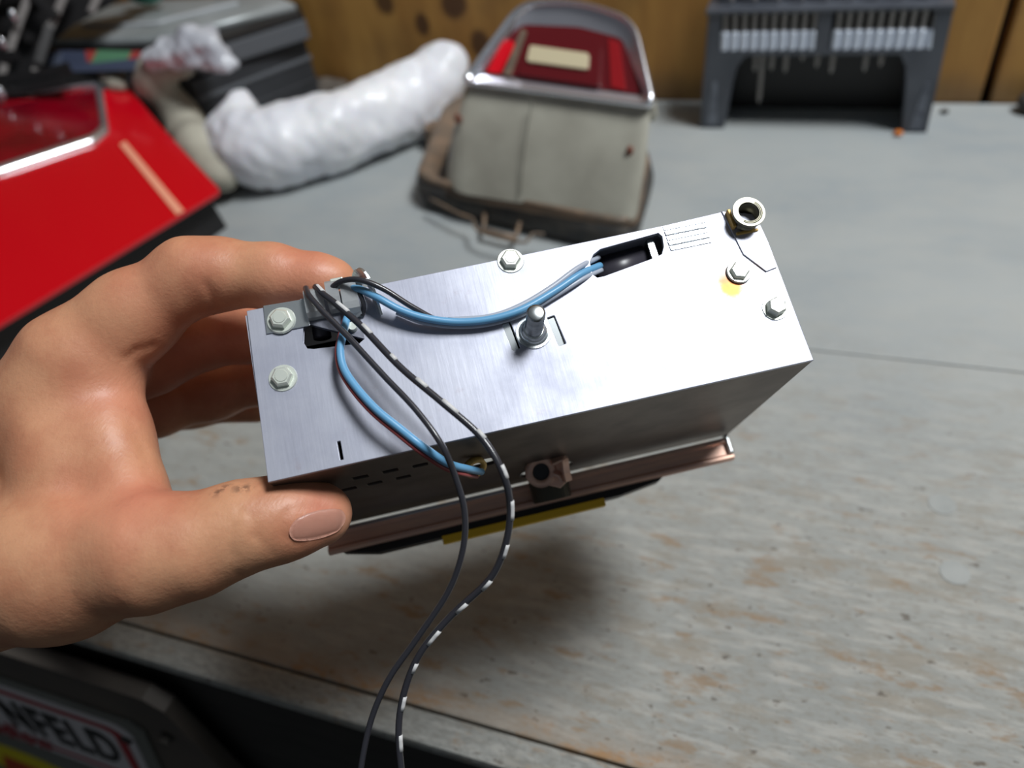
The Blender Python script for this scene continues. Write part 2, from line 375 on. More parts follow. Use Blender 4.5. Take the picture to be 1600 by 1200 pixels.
# ------------------------------------------------------------------ soft bodies: blended round cones -> surface nets
class Soft:
    def __init__(s, k): s.p = []; s.k = k; s.cr = []; s.nz = None
    def cone(s, a, b, ra, rb): s.p.append((np.array(a, float), np.array(b, float), ra, rb))
    def chain(s, pts):          # [(point, radius), ...]
        for (a, ra), (b, rb) in zip(pts, pts[1:]): s.cone(a, b, ra, rb)
    def crease(s, pts, depth, width): s.cr.append(([np.array(p, float) for p in pts], depth, width))
    def ev(s, Q):
        d = None
        for a, b, ra, rb in s.p:
            ab = b - a; L = max(ab.dot(ab), 1e-12)
            t = np.clip(((Q - a) @ ab) / L, 0, 1)
            q = np.linalg.norm(Q - a - t[:, None] * ab, axis=1) - (ra + (rb - ra) * t)
            if d is None: d = q
            else:
                h = np.clip(.5 + .5 * (d - q) / s.k, 0, 1)
                d = d * (1 - h) + q * h - s.k * h * (1 - h)
        for pts, dep, wd in s.cr:
            for a, b in zip(pts, pts[1:]):
                ab = b - a; t = np.clip(((Q - a) @ ab) / max(ab.dot(ab), 1e-12), 0, 1)
                e = np.linalg.norm(Q - a - t[:, None] * ab, axis=1)
                d = d + dep * np.exp(-(e / wd) ** 2)
        if s.nz is not None: d = d + s.nz(Q)
        return d
    def hit(s, px, py):         # first surface point seen along a ray
        r = ray(px, py); rn = r / np.linalg.norm(r); t = .1
        for _ in range(200):
            q = CAM + rn * t; e = s.ev(q[None])[0]
            if abs(e) < 2e-5: break
            t += e * .7
            if t > 2: return None
        return q
    def mesh(s, name, res, lo=None, hi=None):
        P = np.array([x for a, b, _, _ in s.p for x in (a, b)]); rr = max(max(p[2], p[3]) for p in s.p) + res * 3
        lo = P.min(0) - rr if lo is None else np.array(lo); hi = P.max(0) + rr if hi is None else np.array(hi)
        n = np.ceil((hi - lo) / res).astype(int) + 1
        ax = [lo[i] + res * np.arange(n[i]) for i in range(3)]
        B = 5; nc = -(-n // B); cc = [lo[i] + res * (B * np.arange(nc[i]) + (B - 1) / 2) for i in range(3)]
        G = np.stack(np.meshgrid(*cc, indexing='ij'), -1).reshape(-1, 3)
        Vc = np.concatenate([s.ev(c) for c in np.array_split(G, max(1, len(G) // 200000))]).reshape(nc)
        V = np.repeat(np.repeat(np.repeat(Vc, B, 0), B, 1), B, 2)       # coarse blocks, refined near the surface
        off = np.stack(np.meshgrid(*[np.arange(B)] * 3, indexing='ij'), -1).reshape(-1, 3)
        near = np.argwhere(np.abs(Vc) < res * B * 1.1 + s.k * .5)
        for ch in np.array_split(near, max(1, len(near) // 1600)):
            I = (ch[:, None] * B + off[None]).reshape(-1, 3)
            V[tuple(I.T)] = s.ev(lo + res * I)
        V = V[:n[0], :n[1], :n[2]].copy()
        for q in range(3):
            e = [slice(None)] * 3; e[q] = [0, 1, -2, -1]; V[tuple(e)] = np.maximum(V[tuple(e)], res * .5)
        ins = V < 0
        c = np.zeros(n - 1, int); acc = np.zeros(tuple(n - 1) + (3,)); cnt = np.zeros(n - 1)
        sl = lambda o, m: tuple(slice(o[i], n[i] - 1 + o[i]) for i in range(3))
        import itertools
        corners = list(itertools.product((0, 1), repeat=3))
        for a in corners:
            for i in range(3):
                if a[i] == 0:
                    b = list(a); b[i] = 1
                    va, vb = V[sl(a, 0)], V[sl(b, 0)]
                    m = (va < 0) != (vb < 0)
                    t = np.where(m, va / np.where(m, va - vb, 1), 0)
                    pos = np.array(a, float)[None, None, None] + t[..., None] * (np.array(b) - np.array(a))
                    acc += pos * m[..., None]; cnt += m
        act = cnt > 0; idx = -np.ones(n - 1, int); idx[act] = np.arange(act.sum())
        ii = np.argwhere(act); verts = lo + res * (ii + acc[act] / cnt[act][:, None])
        faces = []
        for i in range(3):
            j, k = (i + 1) % 3, (i + 2) % 3
            s0 = [slice(1, -1)] * 3; s0[i] = slice(0, -1); s1 = [slice(1, -1)] * 3; s1[i] = slice(1, None)
            A, B = ins[tuple(s0)], ins[tuple(s1)]
            e = np.argwhere(A != B)
            if not len(e): continue
            flip = A[tuple(e.T)]
            base = e.copy(); base[:, j] += 1; base[:, k] += 1
            def g(dj, dk):
                q = base.copy(); q[:, j] -= dj; q[:, k] -= dk
                q = np.minimum(q, n - 2); return idx[tuple(q.T)]
            f = np.stack([g(1, 1), g(0, 1), g(0, 0), g(1, 0)], 1)
            f[~flip] = f[~flip][:, ::-1]
            faces.append(f)
        F = np.concatenate(faces); F = F[(F >= 0).all(1)]
        me = bpy.data.meshes.new(name); me.from_pydata(verts.tolist(), [], F.tolist())
        return me
def vnoise(amp, sc, seed=0.):
    rs = np.random.RandomState(int(seed)); K = rs.normal(size=(14, 3)); K /= np.linalg.norm(K, axis=1)[:, None]; K *= sc * rs.uniform(.5, 1.8, (14, 1)); ph = rs.uniform(0, 6.3, 14)
    return lambda Q: amp * np.sin(Q @ K.T + ph).sum(1) / 4

# ================================================================== SETTING
def setting(name, bm, m, parent=None):
    o = fin(name, bm, m, parent)
    if parent is None: o['kind'] = 'structure'
    return o
bm = bmesh.new(); box(bm, (0, .4, -.92), (6, 5, .04)); setting('floor', bm, M_floor)
bm = bmesh.new(); box(bm, (-.2, 1.005, .3), (3.6, .03, 2.4)); wall = setting('wall_back', bm, M_dark)
xs = [-2.0, -1.405, -.80, .187, .79, 1.6]                  # wide plywood boards; the seam shows at the right
for a, b in zip(xs, xs[1:]):
    bm = bmesh.new(); box(bm, ((a + b) / 2, .9715, .3), (b - a - .010, .037, 2.4), bev=.003)
    bmesh.ops.transform(bm, matrix=Matrix.Shear('XZ', 4, (0, 0)) if False else Matrix.Identity(4), verts=bm.verts)
    fin('board', bm, M_wall, wall)

# workbench
wb = thing('workbench', 'grey painted wooden workbench with worn planks and bare wood along its front seam', 'workbench', (0, .5, -.9))
def kid(o, par): o.parent = par; o.matrix_parent_inverse = par.matrix_basis.inverted(); return o
def bplank(y0, y1, th, x0=-1.9, x1=1.5):
    bm = bmesh.new(); box(bm, ((x0 + x1) / 2, (y0 + y1) / 2, -th / 2), (x1 - x0, y1 - y0, th), bev=.0012)
    return kid(fin('plank', bm, M_bench), wb)
bplank(.1506, .4960, .038); bplank(.4970, .9505, .038)
bm = bmesh.new(); box(bm, (-.2, (.1315 + .1496) / 2, -.006), (3.4, .0181, .012), bev=.003)
lab(kid(fin('edge_strip', bm, M_bench), wb), 'scuffed grey front edge strip')
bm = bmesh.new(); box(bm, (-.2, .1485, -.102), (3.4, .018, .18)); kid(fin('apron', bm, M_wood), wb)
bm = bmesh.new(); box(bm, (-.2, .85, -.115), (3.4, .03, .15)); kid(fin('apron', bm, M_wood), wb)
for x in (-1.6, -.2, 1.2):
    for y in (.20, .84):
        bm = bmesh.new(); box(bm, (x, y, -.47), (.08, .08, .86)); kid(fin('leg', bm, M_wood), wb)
for px, py, r in ((1472, 788, .0085), (1492, 895, .0085)):
    p = atz(px, py, 0); bm = bmesh.new(); cyl(bm, p + Vector((0, 0, -.004)), p + Vector((0, 0, .0004)), r, r * .96, 24)
    lab(kid(fin('hole_plug', bm, mat('plug_paint', (156, 159, 157), .6, c2=(146, 150, 148), scale=80)), wb), 'round filled screw hole')

# ================================================================== CAR RADIO (frame: x along the face, y up the face, z towards the viewer)
BW = np.array([[0.8535660326264942, -0.4335554292817214, 0.2888853019566914], [0.5192180498169784, 0.7535412247181735, -0.40322232005990016], [-0.04286775816998295, 0.4941713391027217, 0.8683069980824192]])
q_, _r = np.linalg.qr(BW); q_ = q_ * np.sign(np.diag(_r)); BW = q_
TW = np.array([-0.08599915914312291, 0.20415077209548207, 0.24000454596241397])
RS = 1.13                       # the radio is about 20 cm wide
MR = Matrix.Identity(4)
for i in range(3):
    for j in range(3): MR[i][j] = float(BW[i, j])
    MR[i][3] = float(TW[i])
MR = MR @ Matrix.Scale(RS, 4)
MRI = MR.inverted()
radio = thing('car_radio', 'old metal-cased car radio held up in the hand, wires hanging from its back', 'car radio', mw=MR)
def F(px, py, h=0.):            # pixel -> radio frame on the plane h above the face
    q = onp(px, py, TW + BW[:, 2] * h * RS, BW[:, 2]); return MRI @ q
def L(px, py, d): return MRI @ at(px, py, d * RS)
HW, HH, DP = .089, .0292, .095
T = .0012
hole_main = [(.0262, .0165), (.0262, .0190), (.0266, .0215), (.0285, .0240), (.0315, .0255), (.0530, .0272), (.0540, .0255), (.0533, .0215), (.0518, .0188), (.0490, .0180), (.0300, .0150), (.0275, .0150)]
cut = [(-.0705, .0290), (-.0700, .0200), (-.0712, .0185), (-.0720, .0140), (-.0710, .0112), (-.0690, .0106), (-.0545, .0092), (-.0525, .0105), (-.0525, .0290)]
slit = rrect(-.0663, -.0245, .0014, .0064, .0003, 2)
sl1 = rrect(-.0058, .0010, .0032, .0105, .0004, 2, .12); sl2 = rrect(.0092, -.0005, .0030, .0110, .0004, 2, .12)
face_outer = [(-HW, -HH), (HW, -HH), (HW + .0002, .015), (.0885, .0262), (.0780, .0300), (.055, HH), (-.0495, .0285), (-HW + .001, .0285)]
fp = plate2d('back_plate', face_outer, [hole_main, cut, slit, sl1, sl2], T, M_plate, radio, Matrix.Translation((0, 0, -T / 2)))
# raised corner of the second sheet
bm = bmesh.new(); prism(bm, [Vector(p) for p in ((.0770, .0302, .0001), (.0790, .0125, .0001), (.0845, .0045, .0001), (.0886, .0052, .0001), (.0884, .0264, .0001))], (0, 0, .0007), .0002)
lab(fin('corner_tab', bm, M_plate, radio), 'stained metal corner tab')
# other sides
def side(name, c, s, m, holes=None):
    bm = bmesh.new(); box(bm, c, s); return fin(name, bm, m, radio)
bh = []
for u, d in ((-.064, .020), (-.054, .0205), (-.044, .022), (-.061, .033), (-.051, .034), (-.070, .033)):
    bh.append(rrect(u, -d, .0056, .0046, .0008, 2))
bh.append(rrect(-.0245, -.0405, .016, .012, .004, 4))
bh.append([(.0045 + .0115 * math.cos(t * math.tau / 24), -.079 + .0095 * math.sin(t * math.tau / 24)) for t in range(24)])
mwb = Matrix.Translation((0, -HH + .0005, 0)) @ Matrix(((1, 0, 0, 0), (0, 0, -1, 0), (0, 1, 0, 0), (0, 0, 0, 1)))
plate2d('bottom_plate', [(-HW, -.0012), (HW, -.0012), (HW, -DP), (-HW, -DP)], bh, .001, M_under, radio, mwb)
side('top_plate', (0, HH - .0012, -DP / 2 - .0006), (2 * HW - .002, .001, DP), M_plate)
side('side_plate', (-HW + .0005, -.0003, -DP / 2 - .0006), (.001, 2 * HH - .003, DP), M_plate)
side('side_plate', (HW - .0005, -.0003, -DP / 2 - .0006), (.001, 2 * HH - .003, DP), M_plate)
side('circuit_board', (0, -.004, -.055), (2 * HW - .006, .0016, .070), M_dark)
side('inner_wall', (0, 0, -.030), (2 * HW - .006, .050, .001), M_dark)
bm = bmesh.new(); cyl(bm, (.030, .0205, -.013), (.049, .0235, -.013), .0068, seg=24); lab(fin('capacitor', bm, M_capn, radio, True), 'dark round capacitor inside the oval hole')
bm = bmesh.new(); box(bm, (.0505, .0225, -.006), (.0022, .009, .005)); lab(fin('terminal', bm, M_steel, radio), 'small metal terminal at the end of the oval hole')
# screws
def screw(px, py, r, h=.0022, m=M_screw, wr=1.45, rot=0, lb=None, z0=0.):
    c = F(px, py, .002 + z0); c.z = z0; r *= 1.13; wr *= .93
    bm = bmesh.new(); cyl(bm, c, c + Vector((0, 0, .0006)), r * wr, r * wr * .93, 28); wsh = bm
    cyl(bm, c + Vector((0, 0, .0005)), c + Vector((0, 0, h)), r * 1.02, r * .98, 6 if rot else 8)
    cyl(bm, c + Vector((0, 0, h)), c + Vector((0, 0, h + .0005)), r * .98, r * .8, 6 if rot else 8)
    bmesh.ops.rotate(bm, cent=c, matrix=Matrix.Rotation(rot, 3, 'Z'), verts=bm.verts)
    o = fin('screw', bm, m, radio)
    bm = bmesh.new(); cyl(bm, c + Vector((0, 0, h + .0004)), c + Vector((0, 0, h + .0007)), r * .62, r * .55, 16)
    fin('screw_dimple', bm, m, o)
    if lb: lab(o, lb)
    return o
# bracket tab top-left
bm = bmesh.new(); prism(bm, [Vector((x, y, .0001)) for x, y in ((-.0826, .0290), (-.0690, .0285), (-.0688, .0187), (-.0829, .0190))], (0, 0, .0008), .00015)
lab(fin('bracket_tab', bm, M_bright, radio), 'bright square metal tab under a screw')
screw(437, 497, .0031, rot=.2, z0=.0009, lb='hex screw on the bright tab')
screw(440, 588, .0031, rot=.5)
screw(798, 404, .0031, rot=.3)
screw(1157, 421, .0030, h=.0016, rot=.2, wr=1.35, z0=.0008, lb='hex screw beside the rust stain')
screw(1213, 479, .0029, h=.0030, rot=.8)
# stud
c = Vector((.0016, .0005, 0))
bm = bmesh.new(); cyl(bm, c, c + Vector((0, 0, .0007)), .0060, .0058, 32); fin('stud_washer', bm, M_bright, radio, False)
bm = bmesh.new(); cyl(bm, c + Vector((0, 0, .0006)), c + Vector((0, 0, .0026)), .0050, .0040, 32); cyl(bm, c + Vector((0, 0, .0026)), c + Vector((0, 0, .0030)), .0040, .0030, 32); fin('stud_nut', bm, M_bright, radio, True)
bm = bmesh.new()
path = []; top = c + Vector((.0000, .0003, .0150)); steps = 26; rad = []
for i in range(steps * 2 + 1):
    path.append(c.lerp(top, i / (steps * 2))); rad.append(.00265 if i % 2 else .0030)
path.append(top + Vector((0, 0, .0004))); rad.append(.0023)
sweep(bm, path, rad, 20); lab(fin('threaded_stud', bm, M_steel, radio, True), 'threaded steel stud')
for x, y, in ((-.0058, .0010), (.0092, -.0005)):
    bm = bmesh.new(); box(bm, (0, 0, 0), (.0024, .0098, .0005), Matrix.Translation((x - .0003, y - .0002, -.0008)) @ Matrix.Rotation(.12, 4, 'Z') @ Matrix.Rotation(.12, 4, 'X')); fin('slot_tongue', bm, M_bright, radio)
# corrugated strap to the right of the oval hole
bm = bmesh.new()
for i in range(5): box(bm, (.0625, .0282 - i * .0020, .0003 + .0002 * (i % 2)), (.0150, .0017, .0006), bev=.0002)
lab(fin('ribbed_strap', bm, M_bright, radio), 'ribbed bright strip beside the oval hole')
# aerial socket top-right
a0, a1 = Vector((.0838, .0250, -.010)), Vector((.0836, .0252, .0062))
bm = bmesh.new(); tube_ring(bm, a0, a1, .0047, .0038, 32); fs = fin('aerial_socket', bm, M_sock, radio, True); lab(fs, 'hollow round aerial socket on the top corner')
bm = bmesh.new(); tube_ring(bm, a1 - Vector((0, 0, .0012)), a1, .0056, .0037, 32); fin('socket_rim', bm, M_sock, fs)
bm = bmesh.new(); cyl(bm, a0 + Vector((0, 0, .001)), a0 + Vector((0, 0, .008)), .0037, seg=20); fin('socket_core', bm, mat('socket_bore', (52, 44, 38), .8), fs)
bm = bmesh.new(); box(bm, (.0786, .0258, .0016), (.0012, .0070, .0030), bev=.0003); box(bm, (.0830, .0203, .0008), (.0080, .0010, .0014), bev=.0003); fin('socket_bracket', bm, M_brass, radio)
# clips in the cut-out
def clip(x0, y0, w_, h_, z):
    bm = bmesh.new()
    prof = [(0, 0), (.0, h_ * .6), (.001, h_ * .85), (.0035, h_), (.0045, h_)]
    pts = [(0, -.004), (0, .0025), (.0012, .0042), (.0035, .0046), (h_, .0046), (h_ + .0012, .0036), (h_ + .0016, .001)]
    a = [bm.verts.new((x0, y0 + p[0], z + p[1])) for p in pts]; b = [bm.verts.new((x0 + w_, y0 + p[0], z + p[1])) for p in pts]
    for i in range(len(pts) - 1): bm.faces.new((a[i], b[i], b[i + 1], a[i + 1]))
    bmesh.ops.solidify(bm, geom=bm.faces[:], thickness=.0006)
    return fin('metal_clip', bm, M_clip, radio, False)
clip(-.0688, .0205, .0062, .0085, .000); clip(-.0615, .0215, .0042, .0085, .001); clip(-.0568, .0185, .0052, .0105, .0012)
bm = bmesh.new(); cyl(bm, (-.0665, .0165, -.006), (-.0660, .0290, -.005), .0030, seg=16); fin('coil', bm, M_capn, radio, True)
bm = bmesh.new(); cyl(bm, (-.0590, .0140, -.004), (-.0586, .0290, -.003), .0022, seg=16); fin('coil', bm, M_dark, radio, True)
bm = bmesh.new(); cyl(bm, (-.0554, .0150, -.001), (-.0554, .0150, .0022), .0016, .0014, 16); fin('rivet', bm, M_screw, radio)
bm = bmesh.new(); sweep(bm, smooth_path([(-.0515, .0300, .0005), (-.0500, .0315, .004), (-.0480, .0295, .0065), (-.0468, .0250, .0050), (-.0464, .0205, .0020), (-.0462, .0180, .0002)], 5), 0, prof=[(-.0004, -.0022), (.0004, -.0022), (.0004, .0022), (-.0004, .0022)])
lab(fin('strap_loop', bm, M_bright, radio), 'bent bright metal strap loop')
bm = bmesh.new(); box(bm, (-.0575, .0302, .0035), (.0042, .0030, .003), bev=.0003); fin('lug', bm, M_screw, radio)

# bottom rail, lamp bar
rl = [(-.0345, .0008), (-.0335, .0022), (-.0322, .0022), (-.0316, .0008), (-.0316, -.0010), (-.0418, -.0010), (-.0418, .0012), (-.0408, .0024), (-.0398, .0024), (-.0388, .0008)]
bm = bmesh.new()
prism(bm, [Vector((-.0895, y, z - .0890)) for y, z in rl], (.1755, 0, 0))
bmesh.ops.recalc_face_normals(bm, faces=bm.faces)
rail = fin('front_rail', bm, M_copper_reflect, radio); lab(rail, 'long bright rail along the front, warm reflection painted into its colour')
bm = bmesh.new(); box(bm, (-.050, -.0328, -.0866), (.079, .0012, .0006)); fin('rail_edge', bm, M_chrome, rail)
bm = bmesh.new(); box(bm, (.0853, -.0350, -.0875), (.0022, .0085, .0040), bev=.0008); fin('rail_end', bm, M_bright, rail)
bm = bmesh.new(); prism(bm, [Vector(p) for p in ((-.084, -.0418, -.0895), (.056, -.0405, -.0895), (.052, -.0430, -.0895), (.034, -.0452, -.0895), (-.070, -.0452, -.0895))], (0, 0, -.008), .0006)
lab(fin('dial_housing', bm, M_black, radio), 'black plastic dial housing under the rail')
bm = bmesh.new(); box(bm, (-.0084, -.0464, -.0905), (.0700, .0034, .0040), bev=.0003)
lab(fin('dial_strip', bm, M_yellow, radio), 'thin yellow strip under the rail')
# shaft end with eyelet clip
bm = bmesh.new(); cyl(bm, (.0045, -.0250, -.0800), (.0045, -.0415, -.0830), .0085, .0080, 32); lab(fin('shaft_cap', bm, M_olive, radio, False), 'dark olive round shaft cap')
e0 = L(845, 737, .300)
ev_ = Vector((.0, -.35, .94)).normalized()
bm = bmesh.new(); tube_ring(bm, e0 - ev_ * .0006, e0 + ev_ * .0010, .0062, .0034, 28); eye = fin('eyelet', bm, M_copper_reflect, radio, True); lab(eye, 'coppery ring terminal')
bm = bmesh.new(); cyl(bm, e0 - ev_ * .002, e0 + ev_ * .0002, .0033, seg=20); fin('eyelet_core', bm, M_dark, eye)
for pth in ([(862, 722), (880, 716), (884, 735), (888, 752)], [(865, 738), (874, 742), (880, 752)]):
    bm = bmesh.new(); sweep(bm, smooth_path([L(x, y, .299) for x, y in pth], 5), 0, prof=[(-.0005, -.0020), (.0005, -.0020), (.0005, .0020), (-.0005, .0020)])
    fin('clip_arm', bm, M_copper_reflect, eye)
bm = bmesh.new(); q = [L(x, y, .301) for x, y in ((855, 712), (878, 712), (888, 750), (876, 762), (858, 758))]; prism(bm, q, (0, 0, -.0012), .0003); fin('clip_plate', bm, M_copper_reflect, eye)
# yellow ring on the bottom side
r0 = L(742, 730, .268); rd = Vector((.25, -.8, .5)).normalized()
bm = bmesh.new(); tube_ring(bm, r0 - rd * .001, r0 + rd * .001, .0042, .0026, 24); lab(fin('grommet', bm, M_brass, radio, True), 'yellow ring grommet on the underside')

# wires
def wire(pts, r, m, lb, seg=10, wob=0):
    path = smooth_path(pts, 8); bm = bmesh.new(); sweep(bm, path, r, seg)
    o = fin('wire', bm, m, radio, True); lab(o, lb); return o, path
def Wp(a): return [F(x, y, h / 1000) if h < 100 else L(x, y, h / 1000) for x, y, h in a]
FD = 230
wire(Wp([(478, 450, 3), (483, 462, 6), (500, 482, 8), (540, 522, 9), (600, 587, 11), (650, 640, 13), (690, 695, 13), (712, 747, 229), (726, 800, 231), (723, 860, 233), (700, 925, 236), (650, 1000, 239), (608, 1060, 241), (580, 1125, 243), (564, 1200, 244), (556, 1280, 245)]), .00100, M_wire, 'thin black wire hanging nearest the thumb')
wB, pB = wire(Wp([(493, 448, 3), (503, 458, 6), (525, 475, 8), (565, 510, 10), (625, 573, 13), (690, 628, 15), (750, 681, 15), (784, 735, 223), (797, 790, 226), (790, 850, 229), (765, 905, 232), (705, 962, 236), (657, 1020, 238), (632, 1080, 240), (623, 1140, 241), (628, 1210, 242), (640, 1290, 243)]), .00110, M_wire, 'black wire with white dashes')
tot = 0; bm = bmesh.new(); seg = []
acc = 0
for a, b in zip(pB, pB[1:]):
    acc += (b - a).length
    ph = (acc % .0125) / .0125
    if ph < .5: seg.append(b)
    else:
        if len(seg) > 1:
            off = []
            for i, p in enumerate(seg):
                t = (seg[min(i + 1, len(seg) - 1)] - seg[max(i - 1, 0)]).normalized(); s = t.cross(Vector((0, 0, 1))).normalized()
                off.append(p - s * .00045 + Vector((0, 0, .00035)))
            sweep(bm, off, .00085, 8)
        seg = []
fin('tracer_stripe', bm, M_white, wB, True)
wire(Wp([(545, 485, 1), (538, 515, 4), (532, 545, 6), (537, 575, 7), (557, 606, 8), (588, 640, 9), (625, 670, 9), (662, 699, 8), (700, 724, 238), (732, 733, 248), (752, 737, 262)]), .00128, M_blue, 'blue wire bent down over the lower edge')
wire(Wp([(541, 488, 1), (533, 517, 3), (526.5, 547, 5), (531, 578, 6), (551, 611, 7), (581, 645, 8), (618, 676, 8), (656, 706, 7), (695, 732, 239), (728, 742, 247), (745, 745, 262)]), .0007, M_redw, 'thin brownish red wire beside the blue one')
wire(Wp([(512, 462, 2), (520, 448, 5), (538, 438, 8), (565, 438, 10), (600, 452, 9), (645, 480, 6), (690, 502, 2.5), (740, 504, 2), (800, 491, 2), (860, 462, 2), (905, 429, 1.5), (935, 414, -4)]), .00095, M_wire, 'black wire arching from the clips to the oval hole')
wire(Wp([(540, 450, 3), (562, 452, 6), (590, 465, 7), (625, 484, 6), (665, 497, 5), (715, 503, 4), (765, 499, 4), (815, 484, 4), (865, 456, 3), (908, 428, 1.5), (938, 415, -4)]), .00125, M_blue, 'blue wire sweeping to the oval hole')
wire(Wp([(620, 488, 2.2), (660, 503, 2.2), (712, 510, 2), (765, 506, 2), (818, 490, 2), (868, 462, 1.8), (912, 435, 1), (940, 422, -4)]), .0009, M_glarew, 'pale grey strand painting glare on the blue wire to the oval hole')  # added pale strand, stands for glare on the blue wire
wire(Wp([(700, 500, 3), (765, 495, 3.5), (815, 477, 3.5), (862, 449, 3), (903, 419, 1.5), (935, 402, -4)]), .0010, M_glarew, 'pale grey strand painting glare beside the blue wire at the oval hole')
wire(Wp([(548, 445, 2), (560, 455, 5), (568, 475, 4), (566, 492, 1)]), .0008, M_wire, 'short black wire at the strap loop')
# ================================================================== HAND
hand = Soft(.0080)
A = lambda x, y, d: at(x, y, d * RS)
ix = [(A(122, 568, .272), .0185), (A(205, 495, .272), .0150), (A(300, 432, .270), .0125), (A(345, 428, .270), .0112), (A(430, 431, .269), .0102), (A(500, 440, .268), .0085), (A(524, 441, .268), .0070)]
hand.chain(ix)
hand.chain([(A(110, 600, .292), .0180), (A(230, 560, .300), .0135), (A(300, 530, .305), .0125), (A(400, 520, .307), .0108), (A(505, 520, .307), .0095)])
hand.chain([(A(120, 650, .312), .0165), (A(215, 632, .325), .0130), (A(250, 630, .330), .0125), (A(330, 612, .335), .0115), (A(415, 590, .337), .0105), (A(505, 588, .338), .0095)])
hand.chain([(A(100, 700, .325), .0150), (A(190, 660, .345), .0115), (A(300, 630, .357), .0100), (A(400, 630, .362), .0090)])
# palm, wrist, forearm
hand.chain([(A(122, 568, .272), .0185), (A(10, 715, .280), .0235), (A(-130, 780, .285), .0300)])
hand.chain([(A(110, 600, .292), .0180), (A(-10, 730, .295), .0240), (A(-130, 790, .290), .0300)])
hand.chain([(A(120, 650, .312), .0165), (A(-10, 770, .305), .0230), (A(-130, 800, .295), .0290)])
hand.chain([(A(-130, 815, .287), .0310), (A(-420, 930, .290), .0330), (A(-1000, 1150, .300), .0430)])
# thenar and thumb
hand.chain([(A(-130, 850, .280), .0300), (A(-40, 888, .266), .0285), (A(95, 882, .252), .0240), (A(235, 862, .243), .0176), (A(300, 852, .243), .0152), (A(385, 822, .245), .0134), (A(450, 808, .248), .0122), (A(503, 803, .251), .0098)])
# web of skin
hand.chain([(A(150, 600, .272), .0150), (A(172, 690, .264), .0130), (A(200, 770, .255), .0130)])
hand.chain([(A(90, 640, .270), .0180), (A(110, 740, .262), .0190)])
hand.p = [(a, b, ra * RS, rb * RS) for a, b, ra, rb in hand.p]
H0 = Soft(.0080); H0.p = hand.p
def onhand(pts): return [H0.hit(x, y) for x, y in pts]
for pts, dp, wd in (
    ([(372, 793), (360, 830), (362, 868), (378, 900)], .0007, .0009),
    ([(392, 800), (400, 840), (425, 868)], .0004, .0010),
    ([(350, 800), (345, 850)], .0003, .001),
    ([(322, 440), (330, 462), (334, 478)], .0009, .0012),
    ([(240, 540), (215, 548), (196, 560)], .0008, .0016),
    ([(205, 660), (225, 700), (232, 740)], .0005, .0016),
    ([(150, 905), (155, 940), (150, 975)], .0003, .0008), ([(110, 900), (118, 940), (112, 985)], .0003, .0008), ([(70, 905), (76, 950), (72, 990)], .0003, .0008),
    ([(190, 890), (200, 925), (196, 955)], .0003, .0008),
    ([(448, 800), (440, 815), (446, 838), (470, 850)], .0005, .0012), ([(448, 800), (480, 792), (520, 793)], .0005, .0011)):
    q = [p for p in onhand(pts) if p is not None]
    if len(q) > 1: hand.crease(q, dp, wd)
hand.nz = vnoise(.00022, 260, 3)
me = hand.mesh('hand', .0017, lo=np.array(MR @ Vector((0, 0, 0))) + [-.47, -.23, -.19], hi=np.array(MR @ Vector((0, 0, 0))) + [.03, .18, .12])
for p in me.polygons: p.use_smooth = True
# natural flush of the skin: fingertips, knuckles and web
co = np.empty(len(me.vertices) * 3); me.vertices.foreach_get('co', co); co = co.reshape(-1, 3)
fl = np.zeros(len(co)); dirt = np.zeros(len(co))
for px, py, d, r, a in ((500, 800, .243, .012, .8), (215, 790, .238, .018, .75), (150, 780, .240, .016, .5), (190, 620, .262, .02, .5), (230, 440, .262, .02, .35), (480, 430, .262, .02, .6), (320, 420, .262, .014, .4), (260, 600, .29, .04, .6), (360, 560, .30, .04, .6)):
    fl = np.maximum(fl, a * np.exp(-(np.linalg.norm(co - np.array(A(px, py, d)), axis=1) / r) ** 2))
for px, py in ((352, 762), (372, 764), (385, 762), (340, 770)):
    q = H0.hit(px, py)
    if q is not None: dirt = np.maximum(dirt, .8 * np.exp(-(np.linalg.norm(co - q, axis=1) / .0018) ** 2))
at1 = me.attributes.new('flush', 'FLOAT', 'POINT'); at1.data.foreach_set('value', fl)
at2 = me.attributes.new('dirt', 'FLOAT', 'POINT'); at2.data.foreach_set('value', dirt)
ms = mat('skin', (206, 150, 122), .46, sss=.10); k = NB(ms)
P = k.n('ShaderNodeTexCoord').outputs['Object']
n1 = k.noise(P, 45, 6, .6); n2 = k.noise(P, 420, 4, .6); n3 = k.noise(k.map(P, (1, 1, 1)), 1100, 3, .6)
c = k.mix(k.ss(n1, .35, .7), (206, 152, 116), (190, 130, 98))
fa = k.n('ShaderNodeAttribute', attribute_name='flush').outputs['Fac']; da = k.n('ShaderNodeAttribute', attribute_name='dirt').outputs['Fac']
c = k.mix(k.math('MULTIPLY', fa, .8), c, (206, 120, 100)); c = k.mix(k.ss(n2, .55, .75, 0, .18), c, (170, 110, 88))
c = k.mix(k.math('MULTIPLY', da, k.ss(n2, .4, .55)), c, (84, 62, 52))
k.l(c, k.b.inputs['Base Color']); n4 = k.noise(k.map(P, (1, .25, 1), rot=(0, 0, .6)), 700, 4, .6)
k.bump(k.math('ADD', k.math('ADD', n2, n4), k.math('MULTIPLY', n3, .5)), .22, .0006)
ho = link('hand', me, ms); tag(ho, 'bare left hand gripping the metal radio between thumb and forefinger', 'hand')
